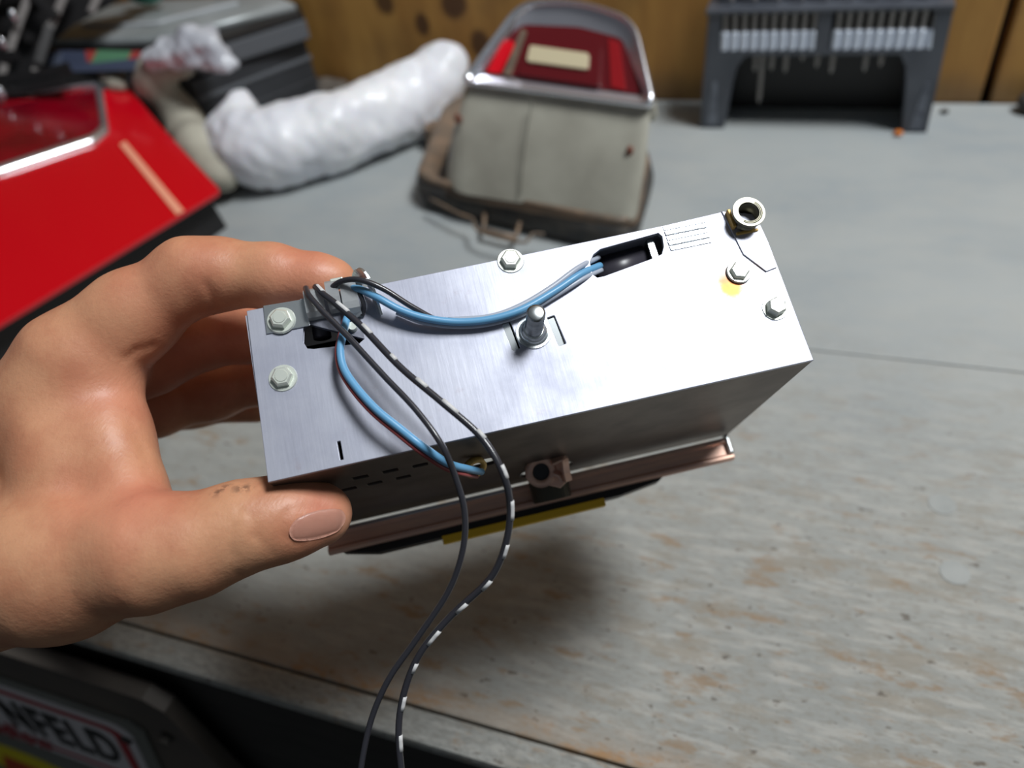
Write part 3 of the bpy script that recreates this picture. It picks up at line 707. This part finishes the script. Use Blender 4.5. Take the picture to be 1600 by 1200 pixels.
# thumb nail
bm = bmesh.new(); rows = []
NU, NV = 14, 9
for i in range(NU + 1):
    row = []
    for j in range(NV + 1):
        u = i / NU * 2 - 1; v = j / NV * 2 - 1
        uu = u * math.sqrt(1 - v * v * .42); vv = v * math.sqrt(1 - u * u * .42)
        px = 496 + uu * 44 - vv * 3; py = 820 + vv * 23 - uu * 9
        q = H0.hit(px, py); 
        if q is None: q = np.array(A(px, py, .243))
        g = CAM - q; g /= np.linalg.norm(g); e = 1 - max(u * u, v * v) ** 3
        row.append(bm.verts.new((q + g * (.0001 + .0006 * e)).tolist()))
    rows.append(row)
for a, b in zip(rows, rows[1:]):
    for j in range(NV): bm.faces.new((a[j], a[j + 1], b[j + 1], b[j]))
bmesh.ops.solidify(bm, geom=bm.faces[:], thickness=.0004)
lab(fin('thumb_nail', bm, mat('nail', (232, 178, 156), .34, coat=.1), ho, True), 'pinkish thumb nail')

# ================================================================== TAIL LAMP
zt = .13
fl_ = Vector((-.325, .70, .13)); fr_ = Vector((-.126, .65, .13)); bk = Vector((-.230, .742, .18))
nT = (fr_ - fl_).cross(bk - fl_).normalized(); nT = nT if nT.z > 0 else -nT
TP = lambda px, py, off=0.: onp(px, py, np.array(fl_ + nT * off), np.array(nT))
tl = thing('tail_lamp', 'loose car tail lamp with grey housing, chrome rim and red lens', 'tail lamp', atz(850, 300, 0))
RT = [.012, .03, .03, .012, .02]
top_px = [(718, 128), (1024, 168), (992, 28), (905, -2), (812, 0)]
rt = [.012, .016, .022, .03, .022]
top = rpoly([TP(*p) for p in top_px], rt)
def shrink(ring, f, off=Vector((0, 0, 0))):
    c = sum(ring, Vector()) / len(ring); return [c + (p - c) * f + off for p in ring]
low_px = [(688, 300), (992, 358), (1010, 255), (900, 185), (732, 182)]
lowp = [atz(x, y, .030) for x, y in low_px]
low = rpoly(lowp, [.034, .026, .03, .03, .03])
mid_ = [a.lerp(b, .5) for a, b in zip(low, top)]
mid_ = shrink(mid_, 1.02)
under = shrink(top, .97, -nT * .006)
bm = bmesh.new(); loft(bm, [low, [a.lerp(b, .03) for a, b in zip(low, mid_)], mid_, under, shrink(under, .97), shrink(under, .97, -nT * .03)], cap1=False); 
kid(fin('housing', bm, M_house, None, True), tl)
# chrome rim: outer lip, top, inner lip, recessed
bm = bmesh.new()
loft(bm, [shrink(top, .985, -nT * .0065), shrink(top, 1.0, -nT * .006), shrink(top, 1.012, -nT * .003), shrink(top, 1.0, nT * .0005), shrink(top, .965, nT * .001), shrink(top, .93, -nT * .004), shrink(top, .90, -nT * .010)], cap0=False, cap1=False)
kid(fin('chrome_rim', bm, M_chrome, None, True), tl)
# inner reflector slope: wide polished band at the back and right
inner_px = [(738, 112), (1006, 148), (970, 62), (905, 44), (816, 40)]
inner = rpoly([TP(x, y, -.012) for x, y in inner_px], [.004, .006, .02, .03, .02])
bm = bmesh.new(); loft(bm, [shrink(top, .925, -nT * .005), inner], cap0=False, cap1=False); kid(fin('bezel', bm, mat('satin_chrome', (222, 222, 230), .34, .8), None, True), tl)
def onlens(name, px, off, th, m, parent, r=.002, lb=None):
    bm = bmesh.new(); prism(bm, rpoly([TP(x, y, off) for x, y in px], r, 3), -nT * th, .0005)
    o = fin(name, bm, m); kid(o, tl) if parent is tl else None
    if parent is not tl: o.parent = parent
    if lb: lab(o, lb)
    return o
lens = onlens('lens', [(738, 110), (1004, 148), (972, 60), (905, 42), (815, 38)], -.010, .006, M_redlens2, tl, .006, 'dark red lens')
onlens('reflector', [(760, 112), (780, 114), (805, 68), (797, 62), (785, 66)], -.0085, .003, M_redbright, lens, .001, 'bright red reflector strip')
onlens('divider', [(785, 116), (797, 117), (822, 48), (815, 44)], -.0075, .004, M_rustb, lens, .001, 'tan divider bar')
onlens('centre_block', [(808, 116), (936, 134), (938, 66), (900, 50), (828, 44)], -.006, .005, M_redlens2, lens, .004, 'raised dark red block')
onlens('reverse_lens', [(822, 95), (918, 108), (920, 83), (828, 70)], -.0035, .004, M_cream, lens, .003, 'cream coloured reversing lens')
onlens('reflector', [(955, 136), (978, 141), (968, 66), (950, 60)], -.0085, .003, mat('red_lens_strip', (150, 24, 30), .25, coat=.4), lens, .001, 'red strip at the right of the lens')
# housing seam, rust spots
def wallpt(px, py, off=.0):     # point on the housing front wall
    a, b, c_ = low[0].lerp(low[6], 1.), lowp[1], top[3]
    n = (lowp[1] - lowp[0]).cross(TP(900, 150) - lowp[0]).normalized(); n = n if n.y < 0 else -n
    return onp(px, py, np.array(lowp[0] + n * off), np.array(n))
bm = bmesh.new(); sweep(bm, smooth_path([wallpt(832, 152, .0035), wallpt(824, 200, .0055), wallpt(817, 250, .0055), wallpt(812, 305, .003)], 4), .0007, 6); kid(fin('seam', bm, mat('seam', (110, 108, 98), .6)), tl)
for px, py, r in ((984, 236, .0035), (716, 186, .004)):
    bm = bmesh.new(); p = wallpt(px, py, .001); bmesh.ops.create_icosphere(bm, subdivisions=2, radius=r, matrix=Matrix.Translation(p) @ Matrix.Diagonal((1, .8, 1.5, 1))); kid(fin('rust_spot', bm, M_rust, None, True), tl)
# flange and gasket
base_px = [(648, 290), (985, 364), (1022, 245), (925, 170), (702, 158)]
base0 = rpoly([atz(x, y, .027) for x, y in base_px], [.03, .02, .04, .04, .04])
up = Vector((0, 0, 1))
bm = bmesh.new(); loft(bm, [shrink(low, 1.0, -up * .004), shrink(low, 1.03, up * .000), shrink(base0, .93, up * .011), shrink(base0, .985, up * .0105), shrink(base0, 1.0, up * .007), shrink(base0, .985, up * .003)], cap1=True)
kid(lab(fin('flange', bm, M_rustb, None, True), 'brownish rusty flange round the base'), tl)
bm = bmesh.new(); loft(bm, [shrink(base0, .98, -up * .0265), shrink(base0, 1.01, -up * .0255), shrink(base0, 1.035, -up * .011), shrink(base0, 1.01, up * .003), shrink(base0, .97, up * .005)]); kid(fin('gasket', bm, M_rubber, None, True), tl)
# wire catch on the front
def cp(px, py, z=.024): return atz(px, py, z)
bm = bmesh.new()
sweep(bm, smooth_path([cp(672, 310), cp(715, 333), cp(738, 342), cp(743, 356), cp(760, 366), cp(800, 376), cp(822, 378), cp(832, 366), cp(850, 366)], 5), .0016, 8)
for a, b in (((757, 333), (756, 360)), ((812, 348), (806, 371))): sweep(bm, [cp(*a, .016), cp(*b, .013)], .0022, 8)
sweep(bm, [cp(756, 360, .013), cp(806, 372, .013)], .0028, 8)
kid(lab(fin('catch', bm, M_rustb, None, True), 'bent metal catch on the front flange'), tl)
# lugs left and right
for px, py, r in ((680, 195, .014), (1003, 262, .010)):
    bm = bmesh.new(); p = atz(px, py, .03 if px < 800 else .02); cyl(bm, Vector((p.x, p.y, .004)), Vector((p.x, p.y, p.z)), r * 1.1, r, 20); cyl(bm, p, p + up * .003, r * .5, r * .5, 16); kid(fin('lug', bm, M_rustb, None, False), tl)

# ================================================================== DRILL STAND
YS = .875
def zx(x, z, y=YS): return Vector((x, y, z))
st = thing('drill_stand', 'dark grey plastic drill bit stand on two legs against the wooden wall', 'drill stand', (.005, .89, 0))
D_ = Vector((0, .055, 0)); 
def stp(name, pts, m=M_gplast, y0=0., dy=.055, bev=.0015, lb=None):
    bm = bmesh.new(); prism(bm, [Vector((x, YS + y0, z)) for x, z in pts], (0, dy, 0), bev); o = kid(fin(name, bm, m), st)
    if lb: lab(o, lb)
    return o
stp('leg', [(-.1145, 0), (-.087, 0), (-.0815, .05), (-.0785, .072), (-.069, .083), (-.069, .086), (-.112, .086), (-.113, .05)])
stp('leg', [(.1255, 0), (.101, 0), (.0955, .05), (.0925, .072), (.084, .082), (.084, .086), (.1235, .086), (.1245, .05)])
for x in (-.1015, .1135):
    bm = bmesh.new(); prism(bm, [Vector((x - .006, YS - .0008, .004)), Vector((x + .006, YS - .0008, .004)), Vector((x + .004, YS - .0008, .055)), Vector((x - .001, YS - .0008, .055))], (0, .002, 0), .0004); kid(lab(fin('scuffed_face', bm, M_gworn), 'pale scuffed face low on the leg'), st)
stp('lower_beam', [(-.112, .083), (.1235, .083), (.1235, .0895), (-.112, .0895)])
stp('end_post', [(-.112, .088), (-.0985, .088), (-.0965, .128), (-.1105, .128)], bev=.001)
stp('end_post', [(.1105, .088), (.1235, .088), (.1225, .128), (.1065, .128)], bev=.001)
stp('middle_post', [(.0005, .088), (.0145, .088), (.0135, .128), (-.0005, .128)], bev=.001)
stp('top_tray', [(-.1135, .1265), (.1235, .1265), (.1225, .1315), (-.1125, .1315)], M_gplast, -.002, .060)
stp('back_panel', [(-.107, .085), (.118, .085), (.118, .128), (-.107, .128)], M_black, .035, .004, .0005)
for (a, b) in ((-.105, .118),):
    stp('back_leg_panel', [(-.110, .0), (-.095, .0), (-.09, .085), (-.110, .085)], M_black, .056, .004, .0005)
    stp('back_leg_panel', [(.108, .0), (.122, .0), (.122, .085), (.100, .085)], M_black, .056, .004, .0005)
stp('opening_shade_sheet', [(-.105, .0), (.117, .0), (.117, .086), (-.105, .086)], M_black, .057, .003, .0005)  # added black sheet standing in for the shade inside the opening
stp('upper_tier', [(-.104, .131), (.114, .131), (.110, .185), (-.100, .185)], M_black, .026, .030, .001)
st_c = {}
def drill(x, y, z0, z1, r, lbl, grp, sleeve=True):
    key = (round(z0, 3), round(z1, 3), round(r, 4), sleeve)
    if key in st_c:
        src = st_c[key]; o = src.copy(); COL.objects.link(o)
        for ch in src.children:
            c = ch.copy(); COL.objects.link(c); c.parent = o
    else:
        o = bpy.data.objects.new('drill_bit', None); COL.objects.link(o); o.empty_display_size = .01
        bm = bmesh.new(); cyl(bm, (0, 0, z0), (0, 0, z0 + .006), .0003, r * .62, 12, True)
        rings = []; n = max(8, int((z1 - z0) / .0022))
        for i in range(n + 1):
            z = z0 + .006 + (z1 - z0 - .006) * i / n; tw = i * .55
            rings.append([Vector((r * (.62 if (k % 4) else .5) * math.cos(k * math.tau / 12 + tw), r * (.62 if (k % 4) else .5) * math.sin(k * math.tau / 12 + tw), z)) for k in range(12)])
        loft(bm, rings); fin('flute', bm, M_drill, o, False)
        if sleeve:
            bm = bmesh.new(); cyl(bm, (0, 0, .0885), (0, 0, .1065), r, r, 18); cyl(bm, (0, 0, .1065), (0, 0, .108), r, r * .7, 18); fin('shank', bm, M_sleeve, o, False)
        st_c[key] = o
    o.location = (x, y, 0)
    return tag(o, lbl, 'drill bit', grp)
lowL = {2: .052, 4: .080, 5: .058, 7: .070, 9: .063}; lowR = {0: .052, 4: .052, 6: .064}
for i in range(10):
    x = -.0925 + i * .0100
    z0 = .079; lbl, g = 'silver drill bit with a pale shank in the left window of the stand', 'drill bits in the left window'
    drill(x, .8800, .0895, .1255, .0048, lbl, g)
for i in range(10):
    x = .0205 + i * .00985
    drill(x, .8800, .0895, .1255, .0048, 'silver drill bit with a pale shank in the right window of the stand', 'drill bits in the right window')
for j, (px, zz, yy) in enumerate(((1181, .058, .895), (1192, .022, .895), (1207, .058, .898), (1229, .055, .900), (1254, .068, .90), (1278, .06, .90), (1302, .056, .895), (1354, .058, .895), (1378, .063, .895))):
    p = onp(px, 90, np.array((0, yy, 0)), np.array((0, 1, 0)))
    lb = 'longest drill bit hanging below the stand near its left leg' if j == 1 else 'thin drill bit tip hanging under the beam of the stand'
    o = drill(p.x, yy, zz, .0828, .0042, lb, None if j == 1 else 'drill bit tips hanging under the stand', False)
for i in range(9):
    drill(-.088 + i * .0235, .888, .1318, .165 + .01 * (i % 3), .0042, 'upright drill bit standing on the top tray of the stand', 'drill bits on the top tray', False)
bm = bmesh.new(); p = atz(1410, 204, .003); bmesh.ops.create_icosphere(bm, subdivisions=2, radius=.0050, matrix=Matrix.Translation((p.x - .004, p.y - .006, .0035)) @ Matrix.Diagonal((1, .9, .5, 1)))
tag(fin('orange_plug', bm, M_orange, None, True), 'tiny orange plastic plug beside the right foot of the drill stand', 'plug')
bm = bmesh.new(); p = atz(1476, 173, .003); bmesh.ops.create_icosphere(bm, subdivisions=2, radius=.004, matrix=Matrix.Translation((p.x, p.y, .0025)) @ Matrix.Diagonal((1.2, .9, .6, 1)))
tag(fin('pebble', bm, M_rubber, None, True), 'small dark crumb on the bench right of the drill stand', 'pebble')
bm = bmesh.new(); p = atz(1598, 150, .01); bmesh.ops.create_icosphere(bm, subdivisions=3, radius=.02, matrix=Matrix.Translation((p.x + .012, .93, .012)) @ Matrix.Diagonal((1, .8, .6, 1)))
tag(fin('putty_lump', bm, M_rubber, None, True), 'dark lump against the wall at the right edge', 'lump')

# ================================================================== RED PANEL WITH LAMP
pA, pB_, pC = atz(345, 297, .050), atz(0, 505, .060), atz(180, 132, .105)
nP = (pB_ - pA).cross(pC - pA).normalized(); nP = nP if nP.z > 0 else -nP
RP = lambda px, py, off=0.: onp(px, py, np.array(pA + nP * off), np.array(nP))
rp = thing('red_body_panel', 'glossy red car body panel with chrome framed red tail lamp', 'car panel', Vector((pA.x - .15, pA.y - .02, 0)))
outl = [(345, 297), (-160, 602), (-260, 200), (0, 150), (168, 128), (192, 133), (205, 143), (250, 196)]
bm = bmesh.new(); prism(bm, rpoly([RP(*p) for p in outl], [.006, .01, .01, .01, .004, .004, .004, .02], 3), -nP * .006, .0015)
kid(fin('panel', bm, M_redp), rp)
low_o = [(318, 294), (-180, 585), (-240, 230), (0, 170), (165, 150), (190, 160), (235, 205)]
bm = bmesh.new(); pts = [RP(x, y, -.006) for x, y in low_o]; a = [bm.verts.new(p) for p in pts]; b = [bm.verts.new(Vector((p.x * .985, p.y, .001))) for p in pts]
bm.faces.new(a); bm.faces.new(b[::-1])
for i in range(len(a)): bm.faces.new((a[i], a[(i + 1) % len(a)], b[(i + 1) % len(a)], b[i]))
kid(lab(fin('inner_body', bm, M_black), 'black inner body under the panel'), rp)
fo = [(160, 133), (171, 205), (150, 222), (0, 272), (-150, 312), (-190, 168), (0, 150)]
fi = [(148, 135), (156, 198), (143, 210), (0, 257), (-140, 297), (-186, 169), (0, 151.5)]
ro = rpoly([RP(x, y, .002) for x, y in fo], .006, 4); ri = rpoly([RP(x, y, .002) for x, y in fi], .005, 4)
cen = sum(ro, Vector()) / len(ro)
bm = bmesh.new(); loft(bm, [[p - nP * .003 for p in ro], [p + nP * .001 for p in ro], [p.lerp(q, .4) + nP * .0045 for p, q in zip(ro, ri)], [p.lerp(q, .7) + nP * .0035 for p, q in zip(ro, ri)], ri, [p - nP * .004 for p in ri]], False, False)
kid(fin('chrome_frame', bm, M_chrome, None, True), rp)
bm = bmesh.new(); prism(bm, [p - nP * .001 for p in ri], -nP * .003, .0004); ln = kid(lab(fin('lamp_lens', bm, M_redlens), 'dark red lamp lens'), rp)
bm = bmesh.new()
for i in range(22):
    t = i / 22; p = RP(4 + 128 * t, 163 - 22 * t, .0014); bmesh.ops.create_icosphere(bm, subdivisions=1, radius=.0016, matrix=Matrix.Translation(p))
lens_b = fin('lens_beads', bm, M_redp, None, True); lens_b.parent = ln
bm = bmesh.new(); prism(bm, [RP(x, y, .0009) for x, y in ((187, 226), (196, 221), (288, 330), (276, 336))], nP * .0006)
kid(lab(fin('tan_stripe', bm, M_tape), 'pale tan stripe'), rp)
bm = bmesh.new(); q0, q1 = atz(95, 446, .012), atz(122, 474, .012); sweep(bm, [q0, q1], .005, 8)
tag(fin('wood_stick', bm, M_tan), 'short tan stick poking out under the red panel', 'stick')
so = Soft(.006); P0 = RP(172, 118, .01)
for px, py, r in ((165, 118, .010), (180, 112, .011), (176, 126, .009), (187, 128, .008)): so.cone(RP(px, py, .006), RP(px + 3, py + 5, .006), r, r)
me = so.mesh('cloth', .0025); cl = link('rag_tuft', me, M_cloth, None, True); tag(cl, 'small cream rag tuft at the top corner of the red panel', 'rag')

# ================================================================== BACK LEFT: STACKED PANELS, GRILLE, WRAPPED ROLL
def zprism(name, px, z, th, m, label, cat, bev=.003):
    bm = bmesh.new(); prism(bm, [atz(x, y, z) for x, y in px], (0, 0, -th), bev); o = fin(name, bm, m)
    if label: tag(o, label, cat)
    return o
def rigid(px, zt_, z0, y_max=.945):
    out = []
    for x, y in px:
        p = atz(x, y, zt_); out.append(Vector((p.x, min(p.y, y_max), zt_)))
    return out
# lowest: big charcoal case
stk = thing('trim_case', 'charcoal car trim case with ridged side, bottom of the stack by the wall', 'case', (-.85, .88, 0))
def blk(name, pts, th, m, bev=.003, par=stk):
    bm = bmesh.new(); prism(bm, pts, (0, 0, -th), bev); o = fin(name, bm, m); kid(o, par); return o
c1 = rigid([(60, 120), (300, 128), (476, 62), (470, 30), (100, 30)], .098, 0)
blk('case_body', c1, .094, M_dgrey)
for i in range(3):
    z = .078 - i * .030
    s = [Vector((p.x, p.y, z)) for p in c1]; c = sum(s, Vector()) / len(s); s = [c + (p - c) * 1.012 for p in s]
    for p in s: p.y = min(p.y, .947)
    blk('ridge', s, .006, (M_mgrey, M_dgrey, M_mgrey)[i], .002)
c2 = thing('trim_panel', 'mid grey flat trim panel under the silver cover', 'panel', (-.85, .88, .10))
g2 = rigid([(62, 85), (230, 84), (300, 84), (476, 28), (474, 5), (110, 5)], .128, 0)
blk('panel', g2, .026, M_mgrey, .003, c2); g2b = [Vector((p.x, p.y, .1335)) for p in g2]; c = sum(g2b, Vector()) / 6
g2b = [c + (p - c) * 1.0 for p in g2b]
for p in g2b: p.y = min(p.y, .944)
blk('lip', g2b, .007, M_black, .002, c2)
cov = thing('silver_cover', 'pale silver-grey curved cover on top of the stack', 'cover', (-.85, .88, .13))
g3 = rigid([(72, 66), (150, 68), (232, 64), (300, 50), (462, 10), (440, -4), (330, -14), (235, -6), (160, 16), (110, 38)], .138, 0)
bm = bmesh.new(); c = sum(g3, Vector()) / len(g3)
loft(bm, [[Vector((p.x, p.y, .132)) for p in g3], [Vector((p.x, p.y, .140)) for p in g3], [c + (p - c) * .9 + up * .006 for p in g3], [c + (p - c) * .6 + up * .010 for p in g3], [c + (p - c) * .25 + up * .0115 for p in g3]])
kid(fin('shell', bm, M_silver, None, True), cov)
bm = bmesh.new(); sweep(bm, smooth_path([c + (p - c) * .62 + up * .0105 for p in (g3[0], g3[2], g3[3], g3[4])], 5), .003, 8); kid(fin('raised_rib', bm, mat('pale_rib', (186, 190, 194), .4)), cov)
# printed packet
bm = bmesh.new(); pk = [at(58, 78, .98), at(245, 82, .93), at(240, 110, .92), at(130, 112, .95), at(50, 112, .98)]; prism(bm, pk, Vector(ray(120, 95) * .012), .002)
pko = fin('packet_body', bm, M_bluep); pkt = thing('printed_packet', 'slate blue packet with a green and red print, under the silver cover', 'packet', at(150, 95, .95)); kid(pko, pkt)
fr = Vector((-ray(150, 95) * .0015).tolist())
for nm, q, m in (('red_print', [(133, 79), (152, 79), (146, 98), (136, 96)], M_redpr), ('green_print', [(152, 78), (206, 80), (196, 100), (140, 101)], M_grnpr), ('red_print', [(206, 80), (222, 80), (210, 102), (196, 100)], M_redpr), ('lilac_print', [(223, 81), (240, 83), (236, 106), (212, 103)], mat('lilac_print', (150, 150, 172), .4)), ('pale_print', [(74, 84), (98, 82), (94, 102), (66, 104)], mat('pale_slate_print', (104, 112, 132), .4))):
    bm = bmesh.new(); dd = [.98 + (x - 58) / (245 - 58) * (.93 - .98) - .0020 for x, y in q]; prism(bm, [at(x, y, d) for (x, y), d in zip(q, dd)], fr * .5); kid(fin(nm, bm, m), pkt)
# green bit at the top
bm = bmesh.new(); bmesh.ops.create_icosphere(bm, subdivisions=3, radius=.026, matrix=Matrix.Translation(at(225, -12, 1.02)) @ Matrix.Diagonal((1.2, .5, .6, 1))); gq = fin('green_cap', bm, M_green, None, True); tag(gq, 'green rounded cap peeking over the silver cover', 'cap')
# crumpled film and foam sleeve
so = Soft(.02)
so.chain([(at(240, 92, .915), .012), (at(275, 82, .91), .016), (at(312, 76, .90), .018), (at(342, 88, .90), .012), (at(358, 102, .90), .005)])
so.cone(at(300, 66, .91), at(322, 58, .91), .010, .005)
f1, f2 = vnoise(.0035, 130, 5), vnoise(.0016, 330, 8); so.nz = lambda Q: f1(Q) + f2(Q)
fo_ = link('plastic_film', so.mesh('film', .0035), M_clear, None, True); tag(fo_, 'crumpled clear plastic film over the beige sleeve', 'plastic film')
so = Soft(.015)
so.chain([(at(285, 104, .935), .013), (at(245, 110, .945), .018), (at(243, 135, .955), .020), (atz(283, 178, .062), .025), (atz(312, 230, .050), .025), (atz(342, 272, .034), .020)])
f1 = vnoise(.0025, 90, 9); so.nz = f1
tag(link('foam_sleeve', so.mesh('sleeve', .004), M_cloth, None, True), 'limp beige foam sleeve bent beside the red panel', 'sleeve')
so = Soft(.015)
so.chain([(atz(395, 150, .018), .018), (atz(450, 148, .018), .020), (atz(505, 148, .016), .017), (atz(535, 140, .014), .012)])
f1 = vnoise(.003, 120, 21); so.nz = f1
tag(link('brown_rag', so.mesh('rag', .004), mat('brown_grey_rag', (104, 96, 88), .9, c2=(76, 70, 64), scale=60), None, True), 'brownish grey rag crumpled against the wall base behind the white roll', 'rag')
# white wrapped roll
so = Soft(.02)
ch = [(366, 224, .045, .038), (400, 232, .046, .041), (450, 228, .044, .042), (520, 208, .044, .042), (590, 180, .044, .041), (640, 158, .044, .040), (680, 125, .052, .036), (700, 92, .075, .020)]
so.chain([(atz(x, y, z), r) for x, y, z, r in ch])
so.chain([(atz(362, 205, .06), .026), (atz(374, 162, .085), .012), (atz(376, 146, .095), .005)])
so.cone(atz(650, 110, .08), atz(640, 140, .06), .010, .02)
f1, f2 = vnoise(.0022, 70, 11), vnoise(.0012, 230, 12); so.nz = lambda Q: f1(Q) + f2(Q)
tag(link('wrapped_roll', so.mesh('roll', .005), M_wrap, None, True), 'long roll wrapped in white plastic film lying behind the tail lamp', 'wrapped roll')
# grille
gr = thing('car_grille', 'black car grille with silver slats leaning at the top left', 'grille', at(60, 70, .93))
def gb(name, pts, w_, m, off=0., lb=None):
    for (x0, y0), (x1, y1) in zip(pts, pts[1:]):
        a, b = at(x0, y0, .92 - off), at(x1, y1, .92 - off); t = (b - a).normalized(); v = Vector((ray((x0 + x1) / 2, (y0 + y1) / 2)).tolist()).normalized(); s = t.cross(v).normalized()
        bm = bmesh.new(); prism(bm, [a + s * w_, b + s * w_, b - s * w_, a - s * w_], v * .012, .0015); o = kid(fin(name, bm, m), gr)
        if lb: lab(o, lb)
M_slat = mat('dull_silver_slat', (112, 108, 106), .5, .5)
bm = bmesh.new(); prism(bm, [at(x, y, .955) for x, y in ((-120, -60), (235, -60), (185, 2), (110, 40), (72, 72), (64, 112), (172, 116), (168, 140), (-120, 175))], Vector(ray(50, 50) * .02), .002); kid(fin('backing', bm, M_black), gr)
for pts in ([(54, -30), (28, 40), (-8, 150)], [(110, -30), (88, 22), (66, 70), (46, 150)], [(164, -30), (142, 20)], [(0, -30), (-30, 60)], [(-50, -20), (-80, 90)]):
    gb('slat', pts, .0046, M_slat, .0)
for pts in ([(-60, 10), (60, -12)], [(-60, 40), (24, 44), (48, 62)], [(-30, 92), (30, 86)], [(-60, 130), (60, 118), (110, 104)], [(50, -10), (88, 26)], [(78, 40), (60, 100)], [(0, 145), (100, 128)]):
    gb('crossbar', pts, .0058, M_black, .006 if pts[0][1] > 60 or pts[0][0] > 40 else -.016)
for px, py in ((22, 25), (5, 68), (2, 145)):
    bm = bmesh.new(); bmesh.ops.create_icosphere(bm, subdivisions=3, radius=.006, matrix=Matrix.Translation(at(px, py, .905)) @ Matrix.Diagonal((.7, .7, 1.3, 1))); kid(fin('chrome_glint', bm, M_chrome, None, True), gr)  # small bright beads added to stand for glints on the grille

# ================================================================== CABINET WITH SIGN BELOW THE BENCH
YC = .118
cb = thing('metal_cabinet', 'grey metal cabinet below the bench edge with a white red-bordered sign', 'cabinet', (-.6, .15, -.9))
def C2(px, py, off=0.):
    q = onp(px, py, np.array((0, YC - off, 0)), np.array((0, 1, 0))); return q
x1, ztop = -.345, -.034
def face(pts, name, m, d, th, bev=.001, lb=None):
    bm = bmesh.new(); prism(bm, [Vector((x, YC - d, z)) for x, z in pts], (0, th, 0), bev); o = kid(fin(name, bm, m), cb)
    if lb: lab(o, lb)
    return o
a_, b_ = C2(0, 1010), C2(265, 1105)
face([(-1.1, -.024), (x1 - .012, ztop), (x1, ztop - .012), (x1 + .004, -.88), (-1.1, -.88)], 'body', M_lid, 0, .0125)
def sh(x, z): return (x + .40 * (z + .10), z)          # the printed sign leans like its lettering
face([sh(-1.2, -.086), sh(-.402, -.086), sh(-.390, -.100), sh(-.385, -.60), sh(-1.2, -.60)], 'front_panel', M_cab, .003, .003, .001)
def par(xa, xb, za, zb, r): return [sh(x, z) for x, z in rrect((xa + xb) / 2, (za + zb) / 2, xb - xa, zb - za, r, 6)]
sign = face(par(-.86, -.403, -.272, -.100, .022), 'sign', M_signw, .0042, .0012, .0002, 'white sign with a red border')
def onsign(o): o.parent = sign; return o
mf = Matrix(((1, 0, 0, 0), (0, 0, 1, YC - .0048), (0, 1, 0, 0), (0, 0, 0, 1)))
onsign(plate2d('border', par(-.85, -.412, -.254, -.110, .018), [par(-.84, -.421, -.246, -.118, .013)], .0006, M_signr, None, mf, 0))
def write(name, s_, x1, z0, hgt, adv, m, shear, bold, out):
    tm = Matrix(((1, 0, 0, 0), (0, 0, -1, YC - out), (0, 1, 0, 0), (0, 0, 0, 1)))
    o = text_mesh(name, s_, 1., m, None, Matrix.Identity(4), 0, .002, bold)
    co = [v.co.copy() for v in o.data.vertices]; xm = max(c.x for c in co); xn = min(c.x for c in co); ym = max(c.y for c in co); yn = min(c.y for c in co)
    for v in o.data.vertices:
        x = (v.co.x - xm) / (xm - xn) * adv * len(s_); z = (v.co.y - yn) / (ym - yn) * hgt
        v.co = Vector((x1 + x + shear * z, YC - out - v.co.z * .2, z0 + z))
    return onsign(o)
write('lettering', 'NFELD', -.474, -.214, .079, .0252, M_signk, .40, .014, .0052)
write('script_lettering', 'eadlow', -.585, -.262, .046, .0150, M_signr, .45, .004, .0060)
yc_ = C2(10, 1240, .004)
bm = bmesh.new(); cyl(bm, (-.700, YC - .0045, -.455), (-.700, YC - .0030, -.455), .115, seg=48); dsc = kid(lab(fin('round_sticker', bm, M_signy), 'round yellow sticker with orange-red shape'), cb)
bm = bmesh.new(); o = [C2(4, 1180, .005), C2(60, 1203, .005), C2(90, 1240, .005), C2(20, 1240, .005)]; prism(bm, o, (0, .0008, 0)); oo = fin('sticker_print', bm, M_signo); oo.parent = dsc
for px, py in ((200, 1152), (258, 1155)):
    p = C2(px, py, .003); bm = bmesh.new(); cyl(bm, (p.x, YC - .0065, p.z), (p.x, YC - .001, p.z), .005, seg=16); kid(fin('rivet', bm, M_rubber), cb)
